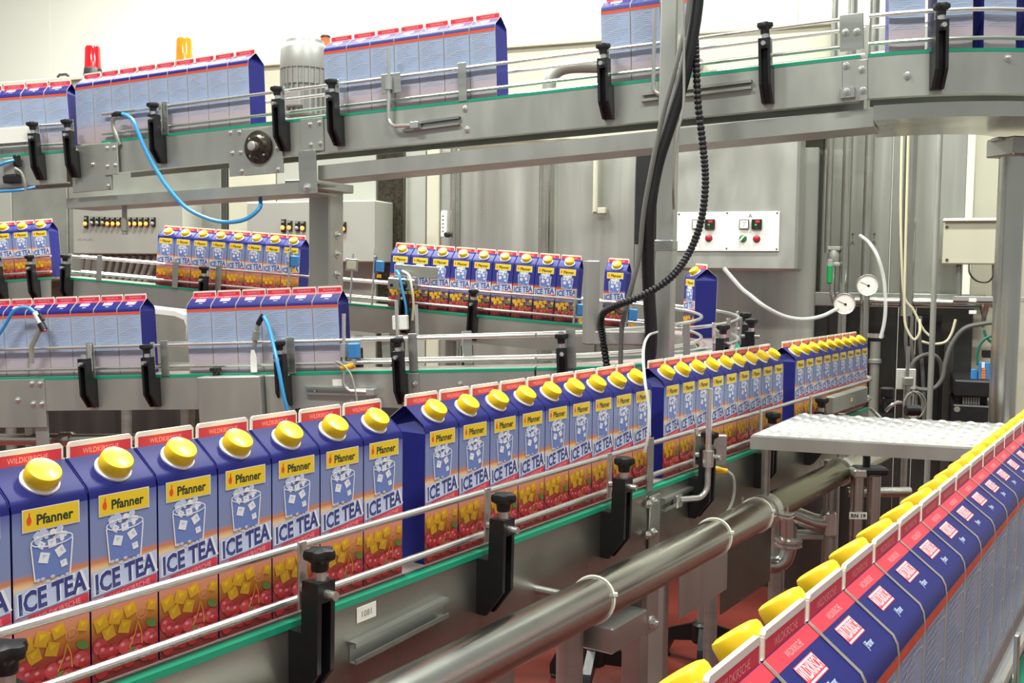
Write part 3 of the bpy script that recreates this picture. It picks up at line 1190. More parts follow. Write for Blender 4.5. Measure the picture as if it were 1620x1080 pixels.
lamps = [(138, 352, 1), (148, 351, 0), (156.5, 351, 0), (165, 351, 0), (173, 352, 1), (181.5, 352, 1), (190, 352, 1), (207, 352, 1), (216, 352, 1), (225, 352, 1), (234, 352, 1), (244, 352, 0)]
lc = lamp_cabinet((115, 318, 290, 402), lamps, 5.8, 'grey control cabinet with a long row of lit switches, far left', True)
b = MB('ink')
c = onw(135, 380, PC, 5.797)
b.M = Matrix.Translation(c) @ Matrix.Rotation(WALL_A, 4, 'Z')
for k in range(9):
    stroke(b, [(-0.06 + 0.014 * k, 0.003 * (k % 2)), (-0.052 + 0.014 * k, 0.006 * ((k + 1) % 3))], -0.001, 0.0025, 'navy')
b.build('handwritten_note', lc)
lamps = [(450, 358, 1), (460, 358, 1), (472, 359, 0), (481, 359, 1), (545, 360, 1)]
lamp_cabinet((390, 318, 592, 414), lamps, 5.75, 'grey control cabinet with lit switches behind the square support post', True)
for i in range(11):
    px = 132 + 11.5 * i
    A = onw(px, 403.5, PC, 5.86)
    B = onw(px - 10 - i * 1.5, 462, PC, 5.9)
    hose('cable_conduit', 'grey cable conduit below the lamp cabinet, %s from the left' % ORD[i], [A, (A + B) / 2 + EW * 0.01, B], 0.014, 'grey_hose', 'conduit', group='conduits below the lamp cabinet', seg=3)

# electric motor behind the upper conveyor
p = at(483, 190, 4.2)
t = thing('electric_motor', 'grey upright electric motor with cooling fins behind the upper conveyor', 'motor', p)
k_ = 4.2 / 1620
MB('motor_grey').lathe([(32 * k_, 50 * k_), (36 * k_, 52 * k_), (36.5 * k_, 76 * k_)], p, n=32).build('stator', t)
b = MB('motor_grey')
for k in range(26):
    th = 2 * math.pi * k / 26
    d = V((math.cos(th), math.sin(th), 0))
    M = Matrix.Translation(p + d * 34 * k_ + V((0, 0, 45 * k_))) @ Matrix.Rotation(th, 4, 'Z')
    f = MB('motor_grey')
    lbox(f, M, (0, 0, 0), (9 * k_, 0.003, 74 * k_))
    f.build('cooling_fin', t)
MB('motor_grey').lathe([(31 * k_, 4 * k_), (33 * k_, 6 * k_), (33 * k_, 78 * k_)], p, n=32).build('core', t)
MB('motor_grey').lathe([(38.5 * k_, 76 * k_), (38.8 * k_, 78 * k_), (38 * k_, 106 * k_), (35 * k_, 112 * k_), (30 * k_, 116 * k_), (29 * k_, 121 * k_), (22 * k_, 123 * k_)], p, n=36).build('fan_cowl', t)
b = MB('motor_grey')
lbox(b, Matrix.Translation(p) @ Matrix.Rotation(-0.4, 4, 'Z'), (0.01, -36 * k_, 28 * k_), (30 * k_, 14 * k_, 26 * k_), None, 0.005)
b.build('terminal_box', t)
MB('steel_dull').lathe([(24 * k_, -26 * k_), (24 * k_, 6 * k_)], p, n=20).build('gearbox_flange', t)

# pipe elbow behind the upper guide rails
hose('exhaust_pipe', 'bent steel exhaust pipe seen through the upper guide rails', [at(868, 150, 4.4), at(872, 122, 4.4), at(895, 106, 4.4), at(950, 104, 4.4), at(1010, 104, 4.4), at(1075, 101, 4.45), at(1100, 100, 4.6), at(1105, 103, 5.4)], 0.030, 'steel_dull', 'pipe', 14)
p = at(785, 122, 4.4)
b = MB('steel_dull')
b.lathe([(0.035, 0), (0.045, 0.01), (0.045, 0.02), (0.03, 0.03)], p, (0.9, -0.4, 0), n=22)
b.tube([p, p - EW * 0.08, p - EW * 0.12 - NW * 0.06, p - EW * 0.12 - NW * 1.3], 0.02)
solo(b, 'pipe_union', 'round steel pipe union seen through the upper guide rails', 'pipe fitting')

# ------------------------------------------------------------------ upper conveyor
sU = lambda px, py, t=0.02: pathU.pix(px, py, t)[0]
brkU = [sU(px, 180, 0.05) for px in (248, 444, 530, 957, 1210)]
S_END = pathU.c[1]
flU = [sU(733, 125, 0.02), sU(262, 170)]
cU_ = conveyor('upper_conveyor', 'high conveyor with grey side plates crossing the top of the view', pathU, 0.16, S_END - 0.02, brk=brkU, flats=flU)
cUB = conveyor('upper_conveyor_bend', 'curved end of the high conveyor at top right', pathU, S_END, pathU.L, plate=0.125, brk=[S_END + 0.17], flats=[])


def plate_px(root, path, px0, py0, px1, py1, name='cover_plate', th=0.004, t=0.02, m='steel_plate', bolts=(), ch=0.0015, sc=0.9, seg=0):
    s0, z0, A = path.pix(px0, (py0 + py1) / 2, t, seg)
    s1, z1, B = path.pix(px1, (py0 + py1) / 2, t, seg)
    pc = (px0 + px1) / 2
    _, za, _ = path.pix(pc, py0, t, seg)
    s_, zb, _ = path.pix(pc, py1, t, seg)
    b = MB(m)
    M = path.mtx((s0 + s1) / 2, t)
    lbox(b, M, (0, -th / 2, (za + zb) / 2), (abs(s1 - s0), th, za - zb), None, ch)
    o = b.build(name, root)
    for px, py in bolts:
        s, z, p = path.pix(px, py, t + th, seg)
        bolt(root, path.mtx(s, t + th, z), sc)
    return o


plate_px(cU_, pathU, 116, 229, 177, 303, 'end_plate', 0.012, bolts=((121, 238), (122, 267), (146, 260)))
plate_px(cU_, pathU, 165, 226, 187, 277, 'end_strap', 0.006, 0.032, bolts=((169, 234), (180, 233), (169, 263), (181, 261), (169, 294)))
plate_px(cU_, pathU, 361, 205, 386, 279, 'bearing_plate', 0.005, bolts=((364, 210), (378, 209), (366, 242), (379, 241), (380, 271)))
plate_px(cU_, pathU, 386, 202, 447, 276, 'bearing_plate', 0.007, bolts=((437, 235), (452, 233), (437, 268)))
plate_px(cU_, pathU, 476, 187, 512, 240, 'joint_plate', 0.005, bolts=((490, 197), (505, 194), (490, 229), (505, 227)))
plate_px(cU_, pathU, 1331, 96, 1371, 160, 'joint_plate', 0.004, bolts=((1338, 104), (1362, 110), (1338, 145), (1363, 143)))
for px, py in ((735, 172), (737, 205), (256, 253)):
    s, z, p = pathU.pix(px, py, 0.02)
    bolt(cU_, pathU.mtx(s, 0.02, z))
for px, py in ((1393, 145), (1545, 95)):
    s, z, p = pathU.pix(px, py, 0.02)
    s = S_END + (0.10 if px < 1500 else 0.36)
    bolt(cUB, pathU.mtx(s, 0.02, -0.07 if px < 1500 else -0.03))
# bearing
s, z, p = pathU.pix(408, 233, 0.03)
M = pathU.mtx(s, 0.027, z)
b = MB('oily_iron')
b.M = M
b.lathe([(0.059, 0), (0.059, 0.010), (0.044, 0.014), (0.036, 0.024), (0.028, 0.026)], (0, 0, 0), (0, -1, 0), n=28)
be = b.build('bearing_flange', cU_)
b = MB('steel_bright')
b.M = M
b.lathe([(0.017, 0.02), (0.017, 0.045), (0.013, 0.047)], (0, 0, 0), (0, -1, 0), n=22)
b.build('shaft_end', be)
for k in range(4):
    a_ = math.pi / 4 + k * math.pi / 2
    bolt(cU_, M @ T4((0.042 * math.cos(a_), -0.010, 0.042 * math.sin(a_))), 0.8)
# adjustable L rods
slot_rail(cU_, pathU, 640, 203, 729, 191, h=0.028)
slot_rail(cU_, pathU, 1016, 155, 1190, 134, h=0.026, mt='steel_dull')


def l_rod(path, px, y0, y1, px_end, py_end, label, t=0.045, plate=None, seg=0, r=0.0065):
    s0, z0, A = path.pix(px, y0, t, seg)
    s1, z1, B = path.pix(px + 3, y1, t, seg)
    s2, z2, C = path.pix(px_end, py_end, t, seg)
    th = thing('sensor_rod', label, 'bracket', B)
    B = V((A.x, A.y, B.z))
    D = (C - B).normalized()
    pts = [A, B + V((0, 0, 0.03))] + [B + V((0, 0, 0.03)) * (1 - math.sin(q)) ** 1 * 1.0 + D * 0.03 * (1 - math.cos(q)) for q in (0.3, 0.7, 1.1, 1.5)] + [C]
    MB('steel_bright').tube(pts, r, n=10).build('rod', th)
    N = path.fr(s0)[2]
    b = MB('steel_bright')
    lbox(b, path.mtx(s2, t - 0.006, z2), (0, 0.0, 0), (0.03, 0.03, 0.022), None, 0.002)
    b.build('rod_clamp', th)
    if plate:
        sa, za, PA = path.pix(plate[0], plate[1], t - 0.01, seg)
        sb, zb, PB = path.pix(plate[2], plate[3], t - 0.01, seg)
        b = MB('steel')
        lbox(b, path.mtx((sa + sb) / 2, t - 0.01), (0, 0, (za + zb) / 2), (abs(sb - sa), 0.004, abs(za - zb)), None, 0.001)
        pl = b.build('mounting_plate', th)
        b = MB('steel_bright')
        q = V((A.x, A.y, (PA.z + PB.z) / 2))
        b.lathe([(0.013, -0.022), (0.013, 0.022)], q, n=14)
        b.build('rod_collar', th)
    return th


l_rod(pathU, 615, 78, 200, 655, 198, 'bent steel rod with square clamp plate on the upper conveyor', plate=(605, 118, 635, 146))
l_rod(pathU, 1036, 14, 152, 1052, 148, 'bent steel rod beside the square post on the upper conveyor')
plate_px(cU_, pathU, 1330, 22, 1368, 80, 'rail_splice_plate', 0.004, 0.024, 'steel', bolts=((1339, 51), (1357, 50)))
# splice bracket to beam
plate_px(cU_, pathU, 1327, 140, 1351, 156, 'angle_cleat', 0.02, 0.022, 'steel', bolts=((1337, 145),))
# under frame: channels, cleat and post
uf = thing('conveyor_support', 'grey channel frame and square post under the upper conveyor', 'frame', tuple(at(516, 440, 3.5).xy) + (0,))


def channel(pts, h, dpt, name='channel_beam', m='steel_plate'):
    A, B = V(pts[0]), V(pts[1])
    T = (B - A).normalized()
    N = V((T.y, -T.x, 0)).normalized()
    fr = [(A, T, N), (B, T, N)]
    return MB(m).sweep(fr, [(0, -h), (0, 0), (-dpt, 0), (-dpt, -0.006), (-0.006, -0.006), (-0.006, -h + 0.006), (-dpt, -h + 0.006), (-dpt, -h)]).build(name, uf)


channel([pathU.pix(503, 262, 0.0)[2], pathU.pix(1384, 171, 0.0)[2]], 0.050, 0.16)
channel([pathU.pix(105, 314, 0.0)[2], pathU.pix(492, 287, 0.0)[2]], 0.040, 0.16)
p = at(516, 303, 4.06)
gz = p.z
b = MB('steel_plate')
lbox(b, Matrix.Translation(V((p.x, p.y, gz / 2))) @ Matrix.Rotation(hd, 4, 'Z'), (0, 0.0, 0), (0.1, 0.1, gz), None, 0.006)
post = b.build('post', uf)
for py in (372, 402, 434):
    M = Matrix.Translation(V((p.x, p.y, at(532, py, p.y).z))) @ Matrix.Rotation(hd, 4, 'Z')
    bolt(uf, M @ T4((0.05, 0.0, 0)) @ Matrix.Rotation(math.pi / 2, 4, 'Z'), 1.4)
b = MB('steel_plate')
lbox(b, Matrix.Translation(V((p.x, p.y, 0))) @ Matrix.Rotation(hd, 4, 'Z'), (0, 0, 0.006), (0.2, 0.18, 0.012), None, 0.002)
b.build('foot_plate', uf)
plate_px(uf, pathU, 471, 238, 499, 307, 'hanger_strap', 0.006, 0.03, 'steel', bolts=((482, 297),), sc=1.4)
b = MB('steel_plate')
lbox(b, Matrix.Translation(p) @ Matrix.Rotation(hd, 4, 'Z'), (0.02, -0.07, 0.012), (0.14, 0.26, 0.035), None, 0.003)
b.build('post_head', uf)
# bend support: rim tray, arm, round column
fr = pathU.frames(S_END + 0.02, pathU.L)
bt = thing('bend_tray', 'polished curved drip tray below the upper conveyor bend', 'tray', (fr[4][0].x, fr[4][0].y, fr[4][0].z - 0.2))
MB('steel_pipe').sweep(fr, [(0.05, -0.150), (0.05, -0.190), (-0.32, -0.190), (-0.32, -0.186), (0.046, -0.186), (0.046, -0.150)]).build('tray', bt)
Yc = 3.15
cA = at(1603, 240, Yc)
col = thing('support_column', 'thick round steel column at the right edge', 'column', (cA.x, cA.y, 0))
MB('steel_pipe').tube([(cA.x, cA.y, 0), (cA.x, cA.y, cA.z)], 0.039, n=28).build('column', col)
b = MB('steel')
lbox(b, Matrix.Translation(cA) @ Matrix.Rotation(0.25, 4, 'Z'), (0.02, 0.0, 0.012), (0.14, 0.12, 0.055), None, 0.004)
b.build('head_arm', col)
b = MB('steel')
q = at(1578, 200, Yc)
lbox(b, Matrix.Translation(V((cA.x - 0.03, cA.y, 0))), (0, 0, (cA.z + pathU.p[1].z - 0.19) / 2 + 0.015), (0.06, 0.05, pathU.p[1].z - 0.19 - cA.z - 0.03), None, 0.003)
b.build('stand_off', col)
b = MB('steel')
lbox(b, Matrix.Translation(V((cA.x, cA.y, 0))), (0, 0, 0.005), (0.16, 0.16, 0.01), None, 0.002)
b.build('foot_plate', col)
# left end piece
cUL = conveyor('upper_feed_conveyor', 'short end of a feed conveyor at the upper left edge', pathUL, 0.0, pathUL.L - 0.01, brk=[pathUL.pix(58, 240, 0.05)[0], pathUL.pix(124, 230, 0.05)[0] - 0.03])
b = MB('white_plastic')
s, z, p = pathUL.pix(20, 215, 0.02)
lbox(b, pathUL.mtx(s, 0.02), (-0.05, 0, 0.07), (0.28, 0.004, 0.06), None, 0.001)
b.build('guide_sheet', cUL)
# upper cartons seen from behind
pU = lambda px, py=110: pathU.pix(px, py, -0.05)[0]
for nm, a, z in (('left run', pU(150, 150), pU(395, 130)), ('middle run', pU(545, 90), pU(790, 60)), ('right run', pU(985, 40), pU(1125, 30))):
    ss = []
    while a <= z:
        ss.append(a)
        a += 0.095
    row(pathU, ss, 'pale carton with navy gable, %s from the left in the ' + nm + ' up high', 'cartons on the upper conveyor', 'navy', True)
ss = [S_END + 0.10 + 0.125 * k for k in range(5)]
row(pathU, ss, 'pale carton with navy gable, %s from the left on the upper bend', 'cartons on the upper bend', 'navy', True)
ss = [pathUL.L - 0.045 - 0.095 * k for k in range(4)]
row(pathUL, ss, 'pale carton with navy gable on the upper left feed, %s from the right', 'cartons on the upper feed', 'navy', True)

# ------------------------------------------------------------------ lower loop: near run, half turn, far run
qM = lambda px, py=560, t=0.02: pathM1.pix(px, py, t)[0]
bk = [qM(px, 560, 0.05) for px in (138, 238, 447, 633)]
cM1 = conveyor('loop_conveyor', 'low stainless conveyor across the left middle, green strip and black brackets', pathM1, 0.0, pathM1.L - 0.005, plate=0.125, brk=bk, no_knob=(bk[0],),
               flats=[qM(px) for px in (145, 262, 462, 655, 905)], back_flats=[qM(px, 540, -0.12) for px in (50, 315, 480, 610, 740)])
cMA = conveyor('loop_bend', 'half-round turning conveyor beside the square post', pathMA, 0.0, pathMA.L - 0.005, plate=0.125, brk=[0.08, 0.62, 0.86, 1.12], flats=[0.50, 0.74])
q2 = lambda px, py=470, t=0.02: pathM2.pix(px, py, t)[0]
cM2 = conveyor('far_conveyor', 'far conveyor carrying the sharp row of navy cartons', pathM2, 0.0, pathM2.L - 0.005, plate=0.125, brk=[q2(113), q2(330), q2(645), q2(752)], flats=[q2(px) for px in (157, 277, 345)])
cM3 = conveyor('far_feed_conveyor', 'far feed conveyor at the left edge', pathM3, 0.0, pathM3.L - 0.02, plate=0.10, brk=[pathM3.pix(52, 420, 0.05)[0], pathM3.pix(0, 420, 0.05)[0]])


def leg(root, p, z, r=0.025, m='steel'):
    MB(m).tube([(p.x, p.y, 0), (p.x, p.y, z)], r, n=14).build('leg', root)


for s in (0.25, 0.9, 1.6):
    P, T, N = pathM1.fr(s)
    leg(cM1, P - N * 0.06, P.z - 0.12)
for s in (0.4, 0.95, 1.5):
    P, T, N = pathMA.fr(s)
    leg(cMA, P - N * 0.06, P.z - 0.12)
for s in (0.3, 1.2, 2.0):
    P, T, N = pathM2.fr(s)
    leg(cM2, P - N * 0.06, P.z - 0.12)
P, T, N = pathM3.fr(0.2)
leg(cM3, P - N * 0.06, P.z - 0.1)
plate_px(cM1, pathM1, -30, 600, 71, 676, 'joint_plate', 0.004, bolts=((50, 606), (63, 606), (27, 632), (51, 638), (65, 638)), sc=1.0)
plate_px(cM1, pathM1, 636, 590, 662, 652, 'joint_plate', 0.004, bolts=((655, 607), (637, 636)), sc=0.9)
b = MB('steel_plate')
s, z, p = pathM1.pix(60, 672, 0.02)
lbox(b, pathM1.mtx(s, 0.02), (0, 0.01, -0.20), (0.055, 0.006, 0.17), None, 0.001)
b.build('leg_strap', cM1)
for px, py in ((498, 618), (555, 636), (727, 607), (679, 643)):
    s, z, p = pathM1.pix(px, py, 0.02)
    bolt(cM1, pathM1.mtx(s, 0.02, z), 0.9)
slot_rail(cM1, pathM1, 485, 617, 594, 620, h=0.026)
# box cover fixed to the side of the near run
t = thing('drive_cover', 'plain grey sheet metal box below the nozzle on the low conveyor', 'cover', pathM1.pix(372, 655, 0.02)[2])
s0, z0, _ = pathM1.pix(314, 620, 0.08)
s1, z1, _ = pathM1.pix(413, 620, 0.08)
b = MB('steel_plate')
lbox(b, pathM1.mtx((s0 + s1) / 2, 0.022), (0.0, -0.035, -0.115), (s1 - s0, 0.07, 0.215), None, 0.003)
b.build('box', t)
b = MB('steel_plate')
lbox(b, pathM1.mtx(s1 + 0.04, 0.022), (0.0, -0.02, -0.115), (0.075, 0.04, 0.215), None, 0.003)
b.build('side_box', t)
b = MB('steel_bright')
lbox(b, pathM1.mtx(s1, 0.022), (0.0, -0.071, -0.115), (0.004, 0.003, 0.213), None, 0.001)
b.build('edge_trim', t)
s, z, p = pathM1.pix(337, 590, 0.05)
kn = part(P_KNOB, 'star_knob', cM1, WM[cM1.name].inverted() @ pathM1.mtx(s, 0.03, -0.008) @ Matrix.Scale(0.9, 4))
# air nozzle with blue hose
pn = pathM1.pix(402, 586, 0.035)[2]
t = thing('air_nozzle', 'air blow nozzle on a white strap, low conveyor', 'nozzle', pn)
M = pathM1.mtx(pathM1.pix(402, 586, 0.035)[0], 0.035, 0.002)
b = MB('white_plastic')
b.M = M
b.prism([(-0.011, 0), (0.011, 0), (0.011, 0.05), (0.004, 0.076), (-0.006, 0.076), (-0.011, 0.05)], -0.002, 0.002)
b.build('strap', t)
g0, g1, g2 = pathM1.pix(402, 549, 0.035)[2], pathM1.pix(408, 513, 0.035)[2], pathM1.pix(414, 502, 0.035)[2]
MB('steel_dull').tube([g0, g0.lerp(g1, 0.3), g0.lerp(g1, 0.31), g0.lerp(g1, 0.7), g0.lerp(g1, 0.71), g1], [0.007, 0.008, 0.012, 0.012, 0.008, 0.007], n=10).build('body', t)
MB('black_plastic').tube([g1, g2, g2 + V((0.006, 0, 0.008))], 0.009, n=10).build('elbow', t)
hose('air_hose', 'blue air hose hanging from the nozzle across the low conveyor', [g2 + V((0.008, -0.004, 0.004)), pathM1.pix(426, 520, 0.06)[2], pathM1.pix(438, 570, 0.10)[2], pathM1.pix(448, 622, 0.11)[2], pathM1.pix(458, 665, 0.10)[2], pathM1.pix(462, 700, 0.10)[2]], 0.0065, 'blue_hose')
# left sensor with blue loop
pa = pathM1.pix(70, 522, 0.045)[2]
pb = pathM1.pix(55, 494, 0.045)[2]
t = thing('fibre_sensor', 'white and black barrel sensor with red tip over the low conveyor', 'sensor', pa)
MB('white_plastic').tube([pb, pb.lerp(pa, 0.62)], 0.009, n=12).build('body', t)
MB('black_plastic').tube([pb.lerp(pa, 0.62), pa], 0.013, n=12).build('tip', t)
MB('red_button').lathe([(0.010, 0), (0.010, 0.004)], pa, (pa - pb), n=12).build('lens', t)
MB('black_plastic').tube([pb.lerp(pa, 0.3) + V((0.006, 0, 0.012)), pb.lerp(pa, 0.62) + V((0.01, 0, 0.01))], 0.008, n=8).build('clip', t)
MB('steel_dull').tube([pb.lerp(pa, 0.75), pathM1.pix(50, 548, 0.045)[2], pathM1.pix(50, 575, 0.045)[2]], 0.009, n=8).build('stand', t)
hose('air_hose', 'blue hose looping from the left edge to the barrel sensor', [pathM1.pix(-25, 560, 0.045)[2], pathM1.pix(3, 522, 0.045)[2], pathM1.pix(22, 492, 0.045)[2], pathM1.pix(42, 486, 0.045)[2], pb], 0.0065, 'blue_hose')
hose('air_hose', 'thin blue hose looping behind the low conveyor cartons', [pathM1.pix(68, 565, -0.15)[2], pathM1.pix(80, 520, -0.16)[2], pathM1.pix(100, 514, -0.16)[2], pathM1.pix(118, 523, -0.16)[2], pathM1.pix(134, 537, -0.15)[2]], 0.004, 'blue_hose')


def photo_sensor(path, px, py0, py1, px_end, py_end, sx, sy, label, mount=(545, 538, 572, 570)):
    l_rod(path, px, py0, py1, px_end, py_end, 'bent steel rod holding the ' + label, plate=mount, t=0.06)
    s, z, p = path.pix(sx, sy, 0.085)
    M = path.mtx(s, 0.075, z)
    t = thing('photo_sensor', label, 'sensor', p - V((0, 0, 0.03)))
    b = MB('blue_plastic')
    lbox(b, M, (0, 0, 0), (0.036, 0.026, 0.052), None, 0.004)
    b.build('body', t)
    b = MB('yellow_plug')
    b.M = M
    b.tube([(0.0, -0.004, -0.045), (-0.012, -0.006, -0.05), (-0.045, -0.008, -0.055)], [0.010, 0.011, 0.007], n=10)
    b.build('plug', t)
    b = MB('steel_bright')
    b.M = M
    b.tube([(0, -0.002, -0.026), (0, -0.003, -0.045)], 0.008, n=10)
    b.build('connector', t)
    return t, M


t, M = photo_sensor(pathM1, 544, 496, 618, 585, 620, 560, 555, 'blue photoelectric sensor above the low conveyor')
hose('sensor_cable', 'grey sensor cable dropping from the yellow plug', [M @ V((-0.045, -0.008, -0.055)), M @ V((-0.062, -0.01, -0.045)), M @ V((-0.055, -0.01, -0.035)), M @ V((-0.01, -0.02, -0.07)), M @ V((0.012, -0.03, -0.14)), M @ V((0.02, -0.03, -0.25))], 0.0028, 'grey_hose', 'cable')
b = MB('dial_white')
s, z, p = pathM1.pix(533, 605, 0.0215)
lbox(b, pathM1.mtx(s, 0.0205, z), (0, 0, 0), (0.036, 0.001, 0.022))
b.build('paper_label', cM1)
# small clamp blocks on the back rails
for i, (px, py) in enumerate(((730, 540), (552, 545))):
    s, z, p = pathM1.pix(px, py, -0.10)
    bracket(cM1, pathM1.mtx(s, -WB, 0.0, True))
t = thing('slide_block', 'white clamp block with two rods on the inner rail', 'clamp', pathM1.pix(637, 523, -0.13)[2])
s, z, p = pathM1.pix(637, 510, -0.13)
M = pathM1.mtx(s, -0.13, z)
b = MB('white_plastic')
lbox(b, M, (0, 0, 0), (0.055, 0.02, 0.05), None, 0.003)
b.build('block', t)
MB('steel_bright').tube([M @ V((-0.008, -0.012, -0.05)), M @ V((-0.008, -0.012, 0.075))], 0.006).build('rod', t)
MB('steel_bright').tube([M @ V((0.06, -0.002, -0.05)), M @ V((0.06, -0.002, 0.06))], 0.006).build('rod', t)
# bent white plastic sheet lying over the inner rail
b = MB('sheet_white')
pts = [pathM1.pix(px, py, -0.17)[2] for px, py in ((166, 480), (200, 483), (240, 488), (276, 492), (291, 498), (295, 510), (294, 530))]
vs, fs = [], []
for p in pts:
    vs += [p, p + V((0.03, 0.13, 0.0)), p + V((0.03, 0.13, -0.004)), p + V((0, 0, -0.018))]
for i in range(len(pts) - 1):
    for k in range(4):
        fs.append((4 * i + k, 4 * i + (k + 1) % 4, 4 * i + 4 + (k + 1) % 4, 4 * i + 4 + k))
fs += [(3, 2, 1, 0), tuple(range(4 * len(pts) - 4, 4 * len(pts)))]
b.add(vs, fs)
b.tube([pts[-1] + V((0, 0.06, -0.005)), pts[-1] + V((0, 0.06, -0.14))], 0.006, 'steel_bright')
solo(b, 'guide_sheet', 'bent white plastic guide sheet behind the low conveyor', 'guide')
# white duct behind the run
hose('suction_duct', 'pale plastic suction tube behind the low conveyor', [pathM1.pix(372, 540, -0.19)[2], pathM1.pix(378, 522, -0.19)[2], pathM1.pix(396, 509, -0.19)[2], pathM1.pix(430, 510, -0.20)[2], pathM1.pix(482, 519, -0.21)[2]], 0.016, 'sheet_white', 'tube', 12)

# cartons on the loop
row(pathM2, [q2(635, 470, -0.05) + 0.0 + 0.0955 * k for k in range(9)], 'sharp navy ice tea carton, %s from the left in the standing far row', 'standing row on the far conveyor', 'navy', False)
s_last = q2(635, 470, -0.05) + 0.0955 * 8
row(pathMA, [pathMA.L - 0.07], 'lone navy ice tea carton behind the hanging black cables%.0s', 'cartons near the cables', 'navy', True, t=-0.068)
a, z = q2(268, 400, -0.05), q2(478, 400, -0.05)
ss = []
while a < z:
    ss.append(a)
    a += 0.095
row(pathM2, ss, 'ice tea carton, %s from the left in the far run beside the support post', 'far run left of the post', 'pale', False)
row(pathM3, [pathM3.L - 0.07 - 0.095 * k for k in range(4)], 'ice tea carton, %s from the right on the far left feed', 'cartons on the far left feed', 'pale', False)
row(pathMA, [1.27], 'lone ice tea carton on the half-round bend below the big control cabinet%.0s', 'cartons on the bend', 'navy', True, t=-0.068)
m = lambda px: pathM1.pix(px, 520, -0.05)[0]
for nm, a, z in (('left run', 0.05, m(235)), ('middle run', m(330), m(545))):
    ss = []
    while a <= z:
        ss.append(a)
        a += 0.095
    row(pathM1, ss, 'pale carton from behind, %s from left in the low conveyor ' + nm, 'cartons on the low conveyor', 'navy', True)

# pneumatic stop beside the sharp row
sC, zC, pC = pathM2.pix(635, 452, 0.05)
t = thing('pneumatic_stop', 'grey pneumatic stop block with two hoses in front of the sharp carton row', 'cylinder', pC - V((0, 0, 0.03)))
M = pathM2.mtx(sC, 0.05, zC)
b = MB('steel')
lbox(b, M, (0, 0, 0.008), (0.125, 0.05, 0.05), None, 0.004)
bd = b.build('body', t)
b = MB('black_rubber')
b.M = M
b.lathe([(0.018, 0), (0.018, 0.003)], (0.012, -0.025, 0.008), (0, -1, 0), n=20)
b.build('piston_seal', bd)
b = MB('steel_dull')
b.M = M
b.lathe([(0.014, 0), (0.014, 0.006)], (0.012, -0.025, 0.008), (0, -1, 0), n=20)
b.build('piston', bd)
for q in (-0.042, 0.058):
    b = MB('black_rubber')
    b.M = M
    b.lathe([(0.007, 0), (0.007, 0.004)], (q, -0.025, 0.0), (0, -1, 0), n=10)
    b.build('port', bd)
b = MB('steel')
lbox(b, M, (0.06, 0.0, 0.068), (0.20, 0.004, 0.05), None, 0.001)
b.build('guard_plate', t)
b = MB('steel')
lbox(b, M, (0.0, 0.02, -0.07), (0.05, 0.02, 0.11), None, 0.001)
b.build('stand', t)
hose('air_hose', 'blue air hose curling down from the pneumatic stop', [M @ V((-0.03, -0.012, 0.065)), M @ V((0.0, -0.05, 0.05)), M @ V((0.03, -0.07, -0.02)), M @ V((0.055, -0.08, -0.09)), M @ V((0.06, -0.08, -0.16))], 0.0055, 'blue_hose')
hose('air_hose', 'cream air hose curling down from the pneumatic stop', [M @ V((0.0, -0.012, 0.065)), M @ V((0.05, -0.06, 0.05)), M @ V((0.075, -0.08, 0.0)), M @ V((0.09, -0.085, -0.07)), M @ V((0.09, -0.085, -0.14))], 0.0055, 'cream_hose')
for i, (px, py, nm) in enumerate(((463, 413, 'beside the square support post'), (597, 421, 'left of the sharp carton row'), (918, 490, 'left of the welded bracket'), (1000, 498, 'behind the hanging cables'))):
    s, z, p = pathM2.pix(px, py, 0.06)
    M = pathM2.mtx(s, 0.06, z)
    t = thing('photo_sensor', 'small blue photoelectric sensor ' + nm, 'sensor', p - V((0, 0, 0.03)))
    b = MB('blue_plastic')
    lbox(b, M, (0, 0, 0), (0.036, 0.024, 0.05), None, 0.004)
    b.build('body', t)
    b = MB('steel')
    lbox(b, M, (-0.022, 0.002, 0.006), (0.005, 0.03, 0.075), None, 0.001)
    b.build('mounting_plate', t)
    b = MB('yellow_plug')
    b.M = M
    b.tube([(0, -0.002, -0.035), (0, -0.002, -0.05)], 0.010, n=10)
    b.build('plug', t)
    b = MB('steel_bright')
    b.M = M
    b.tube([(-0.03, 0.008, 0.08), (-0.03, 0.008, -z)], 0.005, n=8)
    b.build('rod', t)
s, z, p = pathM2.pix(553, 419, 0.05)
M = pathM2.mtx(s, 0.05, z)
t = thing('reflector', 'square grey reflector on a thin rod right of the support post', 'reflector', p - V((0, 0, 0.04)))
b = MB('steel')
lbox(b, M, (0, 0, 0), (0.06, 0.006, 0.055), None, 0.002)
b.build('frame', t)
b = MB('cream_paint')
lbox(b, M, (0, -0.004, 0), (0.044, 0.002, 0.036), None, 0.0005)
b.build('glass', t)
b = MB('steel_bright')
b.M = M
b.tube([(0, 0.006, 0.05), (0, 0.006, -z)], 0.005, n=8)
b.build('rod', t)

